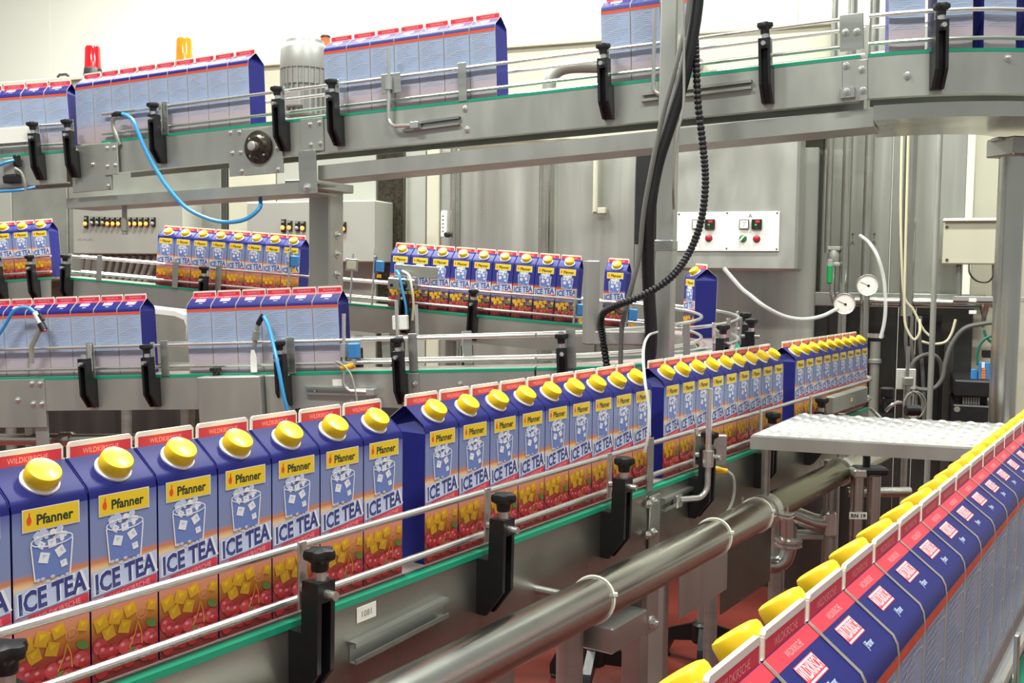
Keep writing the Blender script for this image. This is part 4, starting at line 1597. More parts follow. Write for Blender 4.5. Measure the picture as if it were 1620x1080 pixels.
# blue hose and elbow on the upper conveyor
s, z, p = pathU.pix(190, 182, 0.04)
M = pathU.mtx(s, 0.04, z)
t = thing('air_fitting', 'black hose fitting on a bent rod, upper left conveyor', 'fitting', p - V((0, 0, 0.05)))
MB('black_plastic').tube([M @ V((-0.03, 0, 0.002)), M @ V((-0.01, -0.005, 0.006)), M @ V((0.03, -0.01, 0.0))], 0.010, n=10).build('elbow', t)
MB('steel_bright').tube([M @ V((-0.03, 0, 0.004)), M @ V((0.02, -0.006, 0.004))], 0.006, n=10).build('nipple', t)
MB('steel_dull').tube(arc_pts([M @ V((-0.012, 0, 0.0)), M @ V((-0.032, 0, -0.015)), M @ V((-0.036, 0.002, -0.04)), M @ V((-0.026, 0.006, -0.075)), M @ V((-0.018, 0.014, -0.11))], 4), 0.008, n=8).build('bent_rod', t)
hose('air_hose', 'bright blue hose sagging under the upper conveyor', [M @ V((0.02, -0.01, 0.004)), pathU.pix(210, 190, 0.07)[2], pathU.pix(225, 225, 0.08)[2], pathU.pix(245, 265, 0.08)[2], pathU.pix(270, 302, 0.08)[2], pathU.pix(300, 332, 0.07)[2], pathU.pix(345, 350, 0.05)[2], pathU.pix(385, 348, 0.02)[2], pathU.pix(410, 330, -0.01)[2], pathU.pix(412, 314, -0.05)[2]], 0.0075, 'blue_hose')
# sensor hanging under the left beam
p = pathU.pix(197, 335, -0.05)[2]
b = MB('steel_dull')
b.tube([p + V((0, 0, 0.05)), p, p - V((0, 0, 0.03)), p - V((0, 0, 0.031)), p - V((0, 0, 0.075)), p - V((0, 0, 0.076)), p - V((0, 0, 0.09))], [0.010, 0.010, 0.010, 0.0145, 0.0145, 0.011, 0.011], n=14)
solo(b, 'proximity_sensor', 'round steel sensor hanging below the left beam', 'sensor')
# valve block at the left edge
s, z, p = pathUL.pix(18, 268, 0.03)
M = pathUL.mtx(s, 0.035, z)
t = thing('valve_block', 'small black and grey valve block with blue hoses, upper left edge', 'valve', p - V((0, 0, 0.04)))
b = MB('steel_dull')
lbox(b, M, (0, 0, 0.01), (0.05, 0.04, 0.07), None, 0.004)
b.build('body', t)
b = MB('black_plastic')
lbox(b, M, (0, -0.004, -0.04), (0.055, 0.045, 0.03), None, 0.004)
b.build('coil', t)
b = MB('black_plastic')
lbox(b, M, (0.03, -0.01, 0.03), (0.02, 0.03, 0.045), None, 0.004)
b.build('plug', t)
hose('air_hose', 'short blue hose at the valve block, upper of two', [M @ V((0.03, -0.03, 0.03)), M @ V((-0.01, -0.04, 0.02)), M @ V((-0.06, -0.04, 0.0)), M @ V((-0.12, -0.04, -0.01))], 0.006, 'blue_hose')
hose('air_hose', 'blue hose lying under the valve block, lower of two', [M @ V((0.09, -0.0, -0.075)), M @ V((0.04, -0.02, -0.085)), M @ V((-0.04, -0.02, -0.085)), M @ V((-0.12, -0.02, -0.08))], 0.006, 'blue_hose')
hose('sensor_cable', 'cream cable dropping from the valve block', [M @ V((0.03, -0.03, 0.0)), M @ V((0.055, -0.03, -0.02)), M @ V((0.065, -0.03, -0.06)), M @ V((0.06, -0.02, -0.09))], 0.005, 'grey_hose', 'cable')

# ------------------------------------------------------------------ square post with hanging cables
YP = 2.93
pt = at(1056, 300, YP)
vp = thing('cable_post', 'tall square steel post with a welded bracket in the middle', 'post', (pt.x, pt.y, 0))
PA = -0.42
MP = Matrix.Translation(V((pt.x, pt.y, 0))) @ Matrix.Rotation(PA, 4, 'Z')
b = MB('steel_plate')
lbox(b, MP, (0, 0, 1.6), (0.049, 0.049, 3.2), None, 0.004)
b.build('post', vp)
b = MB('steel_plate')
lbox(b, MP, (0, 0, 0.005), (0.14, 0.14, 0.01), None, 0.002)
b.build('foot_plate', vp)
z0 = at(1045, 535, YP).z
zt = at(935, 412, YP).z
b = MB('steel_plate')
M2_ = Matrix.Translation(V((pt.x, pt.y, 0)))
lbox(b, M2_, (-0.115, 0.0, z0), (0.175, 0.039, 0.039), None, 0.003)
b.build('bracket_arm', vp)
b = MB('steel_plate')
lbox(b, M2_ @ Matrix.Rotation(0.25, 4, 'Z'), (-0.205, 0.052, (z0 - 0.0195 + zt) / 2), (0.039, 0.039, zt - z0 + 0.0195), None, 0.003)
b.build('bracket_upright', vp)
b = MB('steel')
lbox(b, MP, (-0.002, -0.0, at(1050, 388, YP).z), (0.056, 0.056, 0.03), None, 0.003)
b.build('clamp_sleeve', vp)
yc = 2.83
hose('power_cable', 'thick black cable hanging down along the square post', [at(1108, -60, yc), at(1101, 20, yc), at(1085, 110, yc), at(1062, 190, yc), at(1040, 260, yc), at(1028, 330, yc), at(1025, 400, yc + 0.02), at(1027, 470, yc + 0.04), at(1030, 540, yc + 0.05), at(1022, 600, yc + 0.06), at(1010, 680, yc + 0.06)], 0.0178, 'black_rubber', 'cable', 12)
hose('signal_cable', 'grey cable beside the thick black cable', [at(1095, -60, yc - .02), at(1088, 20, yc - 0.02), at(1068, 110, yc - 0.03), at(1047, 190, yc - 0.02), at(1030, 270, yc - 0.02), at(1018, 340, yc - 0.01), at(1012, 400, yc), at(1000, 450, yc), at(985, 510, yc + 0.02), at(982, 560, yc + 0.04), at(982, 640, yc + .05)], 0.007, 'dark_hose', 'cable', 10)
# corrugated hose: ribs are part of its turned shape
pts = arc_pts([at(1098, 40, yc), at(1101, 90, yc), at(1104, 160, yc), at(1112, 230, yc), at(1116, 290, yc), at(1109, 350, yc), at(1090, 400, yc - 0.01), at(1060, 440, yc - 0.04), at(1015, 468, yc - 0.04), at(970, 485, yc), at(952, 500, yc + 0.06), at(953, 530, yc + 0.08), at(960, 580, yc + 0.1), at(965, 640, yc + 0.1)], 26)
b = MB('black_rubber')
b.tube(pts, [0.0105 if k % 3 else 0.0078 for k in range(len(pts))], n=10)
solo(b, 'corrugated_hose', 'black corrugated hose curving past the square post', 'hose')
hose('signal_cable', 'thin pale cable on the square post', [at(1080, -40, yc - .03), at(1082, 100, yc - 0.03), at(1081, 170, yc - 0.03), at(1072, 210, yc - 0.03), at(1066, 260, yc - 0.02), at(1065, 300, yc), at(1066, 330, yc + 0.05)], 0.0035, 'grey_hose', 'cable')
pl = arc_pts([at(1040, 525, 2.87), at(1026, 531, 2.7), at(1018, 553, 2.42), at(1020, 600, 2.32), at(1027, 650, 2.29), at(1025, 690, 2.28), at(1020, 715, 2.28)], 6)
b = MB('clear_hose')
b.tube(pl, 0.0035, n=8)
solo(b, 'clear_tube', 'thin clear tube dropping from the square post to the cartons', 'tube')
# flat black cable duct in the background
b, _ = wbox(1005, 244, 1036, 386, PC, 5.78, 0.2, 'black_plastic', 0.004)
solo(b, 'cable_duct', 'flat black cable duct behind the square post', 'duct')

# ------------------------------------------------------------------ big control cabinet
CY, CC = 4.75, 1170
t = wthing('control_cabinet', 'large stainless control cabinet with buttons, behind the square post', 'control cabinet', CC, CY, 1170, 425)
b, _ = wbox(1062, 175, 1264, 428, CC, CY, 0.26, 'steel_plate', 0.012)
b.build('body', t)
b, _ = wbox(1071, 335, 1233, 397, CC, CY - 0.004, 0.008, 'white_plastic', 0.001, out=0.006)
pn = b.build('button_panel', t)


def onc(px, py, d=0.0):
    return Matrix.Translation(onw(px, py, CC, CY) + NW * d) @ Matrix.Rotation(WALL_A, 4, 'Z')


for px, py in ((1075, 339), (1151, 337), (1230, 337), (1150, 393), (1229, 394)):
    b = MB('steel_dark')
    b.M = onc(px, py, 0.010)
    b.lathe([(0.004, 0), (0.004, 0.002)], (0, 0, 0), (0, -1, 0), n=8)
    b.build('panel_screw', pn)
for px in (1103.5, 1178):
    b = MB('black_plastic')
    lbox(b, onc(px, 355, 0.010), (0, -0.004, 0), (0.044, 0.010, 0.044), None, 0.002)
    mt_ = b.build('meter', pn)
    b = MB('dial_white')
    lbox(b, onc(px, 355, 0.019), (0, 0, 0), (0.037, 0.002, 0.037))
    b.build('dial', mt_)
    b = MB('ink')
    b.M = onc(px, 355, 0.0204)
    stroke(b, [(-0.002, -0.012), (0.002, 0.006)], 0, 0.0018, 'ink')
    stroke(b, [(-0.012, 0.006), (-0.005, 0.010), (0.006, 0.010), (0.012, 0.006)], 0, 0.0015, 'ink')
    b.build('needle', mt_)
for px in (1124, 1198):
    b = MB('black_plastic')
    lbox(b, onc(px, 355, 0.010), (0, -0.006, 0), (0.046, 0.014, 0.046), None, 0.002)
    mt_ = b.build('digital_controller', pn)
    b = MB('display_red')
    b.M = onc(px, 355, 0.0235)
    text_mesh(b, '888', T4((0.004, 0, 0.008)), 0.010, 'display_red', 0.9)
    text_mesh(b, '88', T4((-0.004, 0, -0.006)), 0.008, 'display_green', 0.9)
    text_mesh(b, '::::', T4((0, 0, -0.018)), 0.005, 'lamp_off', 1.2)
    b.build('display', mt_)
for px, py, m_ in ((1122, 376.5, 'red_button'), (1197.5, 377.5, 'red_button'), (1101, 376, 'green_button'), (1176, 377, 'green_button')):
    b = MB('steel_dark')
    b.M = onc(px, py, 0.010)
    b.lathe([(0.017, 0), (0.017, 0.004), (0.015, 0.005)], (0, 0, 0), (0, -1, 0), n=20)
    bt_ = b.build('push_button', pn)
    b = MB(m_)
    b.M = onc(px, py, 0.014)
    if m_ == 'red_button':
        b.lathe([(0.014, 0), (0.013, 0.006), (0.008, 0.009)], (0, 0, 0), (0, -1, 0), n=20)
    else:
        b.lathe([(0.0135, 0), (0.0135, 0.006)], (0, 0, 0), (0, -1, 0), n=20)
        b.M = b.M @ Matrix.Rotation(0.7, 4, 'Y')
        b.box((0, -0.012, 0), (0.008, 0.014, 0.030), 'white_plastic' if px > 1110 else None, 0.002)
    b.build('button_cap', bt_)
for px, ch_ in ((1112, 'B'), (1187.5, 'A')):
    b = MB('ink')
    b.M = onc(px, 344.5, 0.0105)
    text_mesh(b, ch_, T4((0, 0, 0)), 0.018, 'ink', 1.0, 0, 0.0)
    b.build('panel_letter', pn)

# ------------------------------------------------------------------ steel partition and pipes on the right
sp = thing('machine_partition', 'streaked stainless partition behind the pipes at right', 'partition', tuple(onw(1400, 540, 1450, 4.95).xy) + (0,))
for px0, px1, m_ in ((1262, 1303, 'steel_dark'), (1304, 1412, 'steel_wall'), (1413, 1440, 'steel_wall'), (1441, 1530, 'steel_wall')):
    b, _ = wbox(px0, 40, px1, 470, 1450, 4.95, 0.06, m_, 0.004)
    b.build('panel', sp)
    b, _ = wbox(px0, 471, px1, 1010, 1450, 4.95, 0.06, 'steel_shade', 0.004)  # lower panels darkened: shade under the cross rail put into the colour
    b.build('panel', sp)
b, _ = wbox(1531, 100, 1760, 1010, 1450, 5.05, 0.06, 'cream_paint', 0.004)
b.build('panel', sp)
b, _ = wbox(1060, 462, 1560, 484, 1450, 4.86, 0.05, 'steel_wall', 0.004)
b.build('cross_rail', sp)
b, _ = wbox(1485, 540, 1500, 1010, 1450, 4.88, 0.05, 'steel_dark', 0.003)
b.build('cable_channel', sp)
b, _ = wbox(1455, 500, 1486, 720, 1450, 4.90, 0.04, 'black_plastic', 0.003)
b.build('recess_shade_plate', sp)  # flat black plate stands in for the darkness of a recess
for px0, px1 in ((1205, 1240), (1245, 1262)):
    b, _ = wbox(px0, 486, px1, 1010, 1450, 4.97, 0.06, 'steel_dark', 0.003)  # dark steel here too, shade below the rail put into the colour
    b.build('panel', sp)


def wp(px, py, Y=4.72):
    return onw(px, py, 1450, Y)


def vpipe(px, y0, y1, w_, label, Y=4.72, m='steel_pipe', name='riser_pipe'):
    A, B = wp(px, y0, Y), wp(px, y1, Y)
    b = MB(m)
    b.tube([A, V((A.x, A.y, B.z))], w_ / 1620 * A.y / 2, n=20)
    t = thing(name, label, 'pipe', (A.x, A.y, B.z))
    b.build('pipe', t)
    return t, A


t1, A1 = vpipe(1322, -20, 400, 10, 'thin riser pipe with the green-handled valve')
c = wp(1319, 408)
b = MB('steel_dull')
for dz in (0.045, -0.03):
    b2 = MB('steel_bright')
    lbox(b2, Matrix.Translation(c + V((0, 0, dz))) @ Matrix.Rotation(WALL_A, 4, 'Z'), (0, 0, 0), (0.06, 0.05, 0.018), None, 0.003)
    b2.build('valve_flange', t1)
b.lathe([(0.022, -0.03), (0.028, -0.01), (0.028, 0.02), (0.022, 0.04)], c, n=16)
b.build('valve_body', t1)
b = MB('steel_bright')
lbox(b, Matrix.Translation(wp(1313, 420, 4.67)) @ Matrix.Rotation(WALL_A, 4, 'Z'), (0, 0, 0), (0.022, 0.006, 0.06), None, 0.002)
lv = b.build('valve_lever', t1)
b = MB('valve_green')
lbox(b, Matrix.Translation(wp(1312.5, 434, 4.665)) @ Matrix.Rotation(WALL_A, 4, 'Z'), (0, 0, 0), (0.025, 0.014, 0.088), None, 0.006)
b.build('lever_grip', lv)
b = MB('steel_pipe')
b.tube(arc_pts([wp(1318, 418), wp(1317, 440), wp(1317, 462), wp(1321, 478), wp(1334, 484), wp(1350, 484)], 5), 0.0135, n=14)
b.build('elbow', t1)
t2, A2 = vpipe(1350, -20, 530, 15, 'riser pipe marked A with the lower gauge')
b = MB('ink')
for tt, px, ch_ in ((t2, 1348.5, 'A'), (None, 1381, 'B')):
    pass
t3, A3 = vpipe(1385, -20, 560, 15, 'riser pipe marked B with the upper gauge')
for tt, px, ch_ in ((t2, 1348.5, 'A'), (t3, 1382.5, 'B')):
    b = MB('ink')
    b.M = Matrix.Translation(wp(px, 388, 4.692)) @ Matrix.Rotation(WALL_A, 4, 'Z')
    text_mesh(b, ch_, T4((0, 0, 0)), 0.022, 'ink', 1.0, 0, 0.0)
    stroke(b, [(0, 0.03), (0, 0.055)], 0, 0.003, 'ink')
    stroke(b, [(-0.007, 0.047), (0, 0.056), (0.007, 0.047)], 0, 0.003, 'ink')
    b.build('pen_mark', tt)
for k, (y0, y1, w_) in enumerate(((530, 535, 20), (560, 566, 20))):
    pass
b = MB('steel_bright')
q = wp(1385, 534)
b.lathe([(0.03, 0), (0.03, 0.02)], q, n=20)
lbox(b, Matrix.Translation(q) @ Matrix.Rotation(WALL_A, 4, 'Z'), (0.0, 0, 0.01), (0.075, 0.03, 0.02), None, 0.002)
b.build('pipe_clamp', t3)
b = MB('steel_dull')
b.lathe([(0.024, 0), (0.024, -0.08), (0.03, -0.085), (0.03, -0.10), (0.022, -0.105), (0.022, -0.4)], wp(1385, 540), n=18)
b.build('lower_pipe', t3)


def gauge(px, py, label, ang):
    c = wp(px, py, 4.62)
    t = thing('pressure_gauge', label, 'gauge', c - V((0, 0, 0.05)))
    M = Matrix.Translation(c) @ Matrix.Rotation(WALL_A * 0.6 - 0.1, 4, 'Z')
    b = MB('steel_bright')
    b.M = M
    b.lathe([(0.046, 0.03), (0.049, 0.025), (0.050, -0.005), (0.047, -0.008), (0.0445, -0.007), (0.0445, -0.003)], (0, 0, 0), (0, 1, 0), n=36)
    b.build('case', t)
    b = MB('dial_white')
    b.M = M
    b.lathe([(0.0445, 0.0), (0.0445, -0.0042)], (0, 0, 0), (0, 1, 0), n=36)
    d_ = b.build('dial', t)
    b = MB('ink')
    b.M = M @ T4((0, -0.0050, 0))
    for k in range(21):
        a_ = math.radians(225 - 13.5 * k)
        r0 = 0.033 if k % 5 == 0 else 0.036
        stroke(b, [(r0 * math.cos(a_), r0 * math.sin(a_)), (0.04 * math.cos(a_), 0.04 * math.sin(a_))], 0, 0.0012, 'ink')
    b.build('scale_marks', d_)
    b = MB('ink')
    b.M = M @ T4((0, -0.0058, 0))
    stroke(b, [(-0.012 * math.cos(ang), -0.012 * math.sin(ang)), (0.032 * math.cos(ang), 0.032 * math.sin(ang))], 0, 0.0022, 'ink')
    disc(b, 0.004, -0.002, 0, 0.006, 0.006, 'ink')
    b.build('needle', d_)
    b = MB('steel_dull')
    b.M = M
    b.tube([(0, 0.03, 0), (0.02, 0.10, 0)], 0.012)
    b.build('stem', t)


gauge(1336, 480.5, 'round white pressure gauge, lower left of the pair', math.radians(155))
gauge(1372.5, 451, 'round white pressure gauge, upper right of the pair', math.radians(155))
vpipe(1449, 60, 500, 21, 'thick riser pipe ending above the hose loops')
tk, Ak = vpipe(1496, -20, 1010, 9, 'thin full-height steel pole', 4.45, 'steel_dull', 'steel_pole')
# horizontal pipe with tee
A, B = wp(1352, 476, 4.76), wp(1600, 484, 4.76)
t = thing('header_pipe', 'horizontal steel pipe with a tee behind the round column', 'pipe', wp(1470, 486, 4.76))
MB('steel_pipe').tube([A, V((B.x, B.y, A.z))], 0.02, n=18).build('pipe', t)
q = wp(1558, 482, 4.76)
MB('steel_pipe').tube([V((q.x, q.y, A.z)), V((q.x, q.y, A.z - 0.03)), V((q.x, q.y, A.z - 0.06)), V((q.x, q.y, A.z - 0.11))], [0.024, 0.019, 0.011, 0.010], n=14).build('tee_outlet', t)
b, _ = wbox(1508, 469, 1622, 477, 1450, 4.70, 0.05, 'steel_bright', 0.002)
b.build('cable_tray', t)
for py in (475, 494):
    b, _ = wbox(1533, py - 3, 1545, py + 3, 1450, 4.69, 0.02, 'white_plastic', 0.002)
    b.build('pipe_clip', t)
# junction box
t = wthing('junction_box', 'pale grey junction box left of the round column', 'junction box', 1450, 4.75, 1540, 418)
b, _ = wbox(1492, 350, 1588, 418, 1450, 4.75, 0.12, 'cream_paint', 0.006)
b.build('body', t)
b, _ = wbox(1492, 345, 1588, 350, 1450, 4.75, 0.14, 'white_plastic', 0.003, out=0.02)
b.build('lid_edge', t)
for px, py in ((1498, 359), (1498, 411)):
    b = MB('steel_dark')
    b.M = Matrix.Translation(wp(px, py, 4.75)) @ Matrix.Rotation(WALL_A, 4, 'Z')
    b.lathe([(0.007, 0), (0.007, 0.003)], (0, 0, 0), (0, -1, 0), n=10)
    b.build('lid_screw', t)
for i, (px, m_, r_) in enumerate(((1517, 'dark_hose', 0.012), (1573, 'dark_hose', 0.011))):
    A, B = wp(px, 418, 4.78), wp(px, 470, 4.78)
    hose('cable_conduit', 'straight grey conduit below the junction box, %s one' % ('left', 'right')[i], [A, (A + B) / 2, B], r_, m_, 'conduit', seg=2)
hose('signal_cable', 'thin black cable looping below the junction box', [wp(1533, 418, 4.74), wp(1534, 432, 4.72), wp(1545, 444, 4.72), wp(1562, 446, 4.72), wp(1571, 436, 4.72), wp(1573, 418, 4.74)], 0.004, 'black_rubber', 'cable')
# cream hoses and loops
hose('cream_hose', 'cream hose hanging beside the thick riser pipe, left one', [wp(1428, 180, 4.62), wp(1426, 260, 4.62), wp(1425, 340, 4.62), wp(1427, 420, 4.62), wp(1431, 470, 4.62), wp(1445, 490, 4.62), wp(1460, 520, 4.62), wp(1474, 534, 4.62)], 0.006, 'cream_hose')
hose('cream_hose', 'cream hose hanging beside the thick riser pipe, right one', [wp(1438, 180, 4.60), wp(1435, 300, 4.60), wp(1432, 420, 4.60), wp(1431, 500, 4.60), wp(1437, 525, 4.60), wp(1447, 537, 4.60), wp(1455, 525, 4.60), wp(1455, 505, 4.62)], 0.006, 'cream_hose')
hose('cream_hose', 'cream hose strand crossing behind the steel pole', [wp(1458, 540, 4.66), wp(1475, 544, 4.66), wp(1495, 541, 4.66), wp(1505, 528, 4.66), wp(1512, 505, 4.66)], 0.006, 'cream_hose')
hose('clear_hose', 'translucent hose sagging from the lower gauge to the left', [wp(1325, 488, 4.60), wp(1300, 500, 4.5), wp(1270, 505, 4.45), wp(1240, 500, 4.4), wp(1210, 485, 4.35), wp(1188, 468, 4.35), wp(1172, 455, 4.35), wp(1145, 424, 4.35)], 0.0095, 'clear_hose')
hose('clear_hose', 'translucent hose beside the upper gauge pipe', [wp(1360, 372, 4.66), wp(1375, 384, 4.64), wp(1388, 405, 4.6), wp(1398, 440, 4.6), wp(1401, 480, 4.6), wp(1399, 510, 4.6), wp(1393, 535, 4.6)], 0.0085, 'clear_hose')
hose('grey_conduit', 'grey conduit arching right to the tee behind the steel pole', [wp(1590, 508, 4.7), wp(1555, 512, 4.68), wp(1525, 520, 4.66), wp(1505, 545, 4.66), wp(1495, 575, 4.66), wp(1490, 600, 4.66), wp(1475, 615, 4.66), wp(1450, 614, 4.66), wp(1440, 600, 4.66), wp(1444, 575, 4.66), wp(1460, 562, 4.66), wp(1478, 562, 4.66), wp(1488, 575, 4.68), wp(1490, 598, 4.70)], 0.010, 'dark_hose', 'conduit')
for i, px in enumerate((1434, 1443, 1456)):
    hose('grey_conduit', 'grey hose hanging under the thick riser pipe, %s from the left' % ORD[i], [wp(px, 500, 4.70), wp(px - 1, 540, 4.70), wp(px + 3, 580, 4.71), wp(px + 6, 640, 4.72), wp(px + 6, 720, 4.74)], 0.009, 'dark_hose', 'hose')
# valve island, black box at far right
t = wthing('solenoid_valve', 'blue solenoid valve with orange tags above the black box', 'valve', 1450, 4.6, 1545, 603)
b, _ = wbox(1548, 573, 1566, 602, 1450, 4.6, 0.04, 'blue_plastic', 0.003)
b.build('body', t)
for k in range(4):
    b, _ = wbox(1553, 583 + 4.2 * k, 1559, 586.5 + 4.2 * k, 1450, 4.59, 0.01, 'orange_plastic', 0.001)
    b.build('tag', t)
b, _ = wbox(1553, 573, 1558, 582, 1450, 4.592, 0.008, 'white_plastic', 0.001)
b.build('label_strip', t)
b, _ = wbox(1536, 584, 1546, 603, 1450, 4.6, 0.03, 'blue_plastic', 0.003)
b.build('side_valve', t)
b, _ = wbox(1554, 554, 1573, 566, 1450, 4.6, 0.04, 'black_plastic', 0.003)
b.build('coil', t)
hose('green_hose', 'dark green hose arching to the blue valve', [wp(1546, 578, 4.58), wp(1547, 555, 4.58), wp(1556, 538, 4.58), wp(1572, 530, 4.58), wp(1590, 527, 4.6)], 0.006, 'green_hose')
hose('green_hose', 'dark green hose crossing behind the first one', [wp(1557, 522, 4.6), wp(1560, 532, 4.6), wp(1570, 542, 4.6), wp(1590, 547, 4.62)], 0.006, 'green_hose')
t = wthing('terminal_housing', 'black ribbed terminal housing near the round column', 'housing', 1450, 4.5, 1540, 670)
b, _ = wbox(1509, 602, 1570, 628, 1450, 4.5, 0.5, 'black_plastic', 0.006)
b.build('cap', t)
b, _ = wbox(1506, 641, 1570, 690, 1450, 4.5, 0.5, 'black_plastic', 0.006)
b.build('body', t)
b, _ = wbox(1514, 626, 1562, 643, 1450, 4.56, 0.5, 'black_iron', 0.003)
b.build('neck', t)
for k in range(7):
    b, _ = wbox(1523 + 4 * k, 628, 1526 + 4 * k, 641, 1450, 4.53, 0.02, 'steel_dull', 0.001)
    b.build('wire', t)
b = MB('lamp_off')
b.M = Matrix.Translation(wp(1514, 647, 4.5)) @ Matrix.Rotation(WALL_A, 4, 'Z')
b.lathe([(0.013, 0), (0.013, 0.002)], (0, 0, 0), (0, -1, 0), n=16)
b.build('round_badge', t)
# pole with white clamp and coiled cable
Y5 = 3.9
A = at(1437, 548, Y5)
t = thing('clamp_stand', 'slim rod with a white mounting plate behind the step', 'stand', (A.x, A.y, 0))
MB('steel').tube([(A.x, A.y, 0), (A.x, A.y, at(1437, 600, Y5).z), (A.x, A.y, at(1437, 599, Y5).z), A], [0.012, 0.012, 0.007, 0.007], n=12).build('rod', t)
b = MB('white_plastic')
q = at(1435, 600, Y5)
lbox(b, Matrix.Translation(q), (0, 0.012, 0), (0.075, 0.008, 0.08), None, 0.003)
b.build('mounting_plate', t)
b = MB('steel_dull')
lbox(b, Matrix.Translation(at(1436, 603, Y5)), (0, 0, 0), (0.034, 0.034, 0.034), None, 0.004)
b.build('clamp', t)
pts = []
for k in range(60):
    a_ = k / 59 * 4 * math.pi
    pts.append(at(1442, 640, Y5 - 0.03 + 0.0006 * k) + V((0.038 * math.sin(a_) + 0.0004 * k, 0, 0.05 * math.cos(a_))))
b = MB('grey_hose')
b.tube(pts, 0.0042, n=7)
solo(b, 'coiled_cable', 'pale coiled cable hanging on the slim rod', 'cable')

# ------------------------------------------------------------------ foreground pipe, step and pipework


def fF(s, t, z):
    return OF + DF * s + NF * t + V((0, 0, z + 0.491))


TP, ZP, RP = 0.13, -0.617, 0.042
pp = thing('conduit_pipe', 'thick brushed steel pipe running along the foreground conveyor', 'pipe', fF(1.0, TP, ZP - RP))
MB('steel_pipe').tube([fF(-0.2, TP, ZP), fF(1.94, TP, ZP)], RP, n=40).build('pipe', pp)
MB('steel_olive').tube([fF(1.95, TP, ZP), fF(2.62, TP, ZP)], RP * 0.93, n=40).build('pipe_sleeve', pp)
MB('steel_pipe').tube([fF(2.63, TP, ZP), fF(3.35, TP, ZP)], RP * 0.98, n=40).build('pipe', pp)
for s in (1.945, 2.625):
    b = MB('steel_bright')
    b.tube([fF(s - 0.018, TP, ZP), fF(s + 0.018, TP, ZP)], RP + 0.0035, n=40)
    c = fF(s, TP, ZP)
    for sg in (-1, 1):
        lbox(b, Matrix.Translation(c) @ Matrix.Rotation(math.pi / 2 - A_F, 4, 'Z'), (0, sg * (RP + 0.017), 0), (0.034, 0.034, 0.004), None, 0.001)
        lbox(b, Matrix.Translation(c) @ Matrix.Rotation(math.pi / 2 - A_F, 4, 'Z'), (0, sg * (RP + 0.017), -0.009), (0.034, 0.034, 0.004), None, 0.001)
        b.tube([c - NF * sg * (RP + 0.02) + V((0, 0, -0.016)), c - NF * sg * (RP + 0.02) + V((0, 0, 0.028))], 0.003, n=8)
    b.build('pipe_clamp', pp)
for i, s in enumerate((1.02, 1.60, 1.88)):
    b = MB('tie_white')
    c = fF(s, TP, ZP)
    pts = []
    for k in range(33):
        a_ = 2 * math.pi * k / 32
        pts.append(c + (NF * math.cos(a_) + V((0, 0, 1)) * math.sin(a_)) * (RP + 0.0018) + DF * 0.012 * math.sin(a_ + 0.6))
    b.tube(pts, 0.0022, n=6)
    hd_ = c + (NF * math.cos(0.35) + V((0, 0, 1)) * math.sin(0.35)) * (RP + 0.004) + DF * 0.010
    lbox(b, Matrix.Translation(hd_), (0, 0, 0), (0.009, 0.007, 0.008), None, 0.001)
    solo(b, 'cable_tie', 'white cable tie around the thick pipe, %s from the left' % ORD[i], 'cable tie', 'cable ties on the thick pipe')

# step platform with lozenge tread
zs = EYE - 0.40
cA_, cB_ = atz(1187, 690, zs), atz(1265, 656, zs)
ex = (atz(1500, 708, zs) - cA_).normalized()
cC_ = cA_ + ex * 0.60
cD_ = cB_ + ex * 0.60
sp_ = thing('step_platform', 'white tread-plate step with steel edge beside the foreground conveyor', 'platform', (cA_ + cD_) / 2 - V((0, 0, 0.2)))
dz = V((0, 0, -0.032))
b = MB('steel_plate')
top = [cA_, cC_, cD_, cB_]
nrm_in = [(cA_ + cD_) / 2]
b.add([p for p in top] + [p + dz for p in top], [(0, 1, 2, 3), (7, 6, 5, 4), (0, 4, 5, 1), (1, 5, 6, 2), (2, 6, 7, 3), (3, 7, 4, 0)])
b.build('frame', sp_)
b = MB('diamond_plate')
tp = [p.lerp((cA_ + cD_) / 2, 0.012) for p in top]
b.add([p + V((0, 0, 0.0002)) for p in tp] + [p + V((0, 0, 0.004)) for p in tp], [(3, 2, 1, 0), (4, 5, 6, 7), (0, 1, 5, 4), (1, 2, 6, 5), (2, 3, 7, 6), (3, 0, 4, 7)])
tread = b.build('tread_plate', sp_)
b = MB('diamond_plate')
nu, nv = 16, 11
for i in range(nu):
    for j in range(nv):
        u, v = (i + 0.5) / nu, (j + 0.5) / nv
        c = tp[0] + (tp[1] - tp[0]) * u + (tp[3] - tp[0]) * v + V((0, 0, 0.004))
        d1 = (tp[1] - tp[0]).normalized()
        d2 = (tp[3] - tp[0]).normalized()
        L_ = (d1 + d2 if (i + j) % 2 else d1 - d2).normalized()
        W_ = V((-L_.y, L_.x, 0))
        b.add([c + L_ * 0.021, c + W_ * 0.0075, c - L_ * 0.021, c - W_ * 0.0075, c + L_ * 0.008 + V((0, 0, 0.0045)), c - L_ * 0.008 + V((0, 0, 0.0045))],
              [(0, 1, 4), (1, 5, 4), (1, 2, 5), (2, 3, 5), (3, 4, 5), (3, 0, 4)])
o = b.build('tread_lozenges', tread)
o['kind'] = 'stuff'
for s, nm in ((1.945, 0), (2.625, 1)):
    q = fF(s, TP, ZP)
    MB('steel').tube([q + V((0, 0, RP)), V((q.x, q.y, zs - 0.03))], 0.0115, n=14).build('leg', sp_)
for q in (cC_.lerp(cA_, 0.06).lerp(cD_, 0.06), cD_.lerp(cB_, 0.06).lerp(cC_, 0.06)):
    MB('steel').tube([(q.x, q.y, 0), (q.x, q.y, zs - 0.03)], 0.014, n=14).build('leg', sp_)

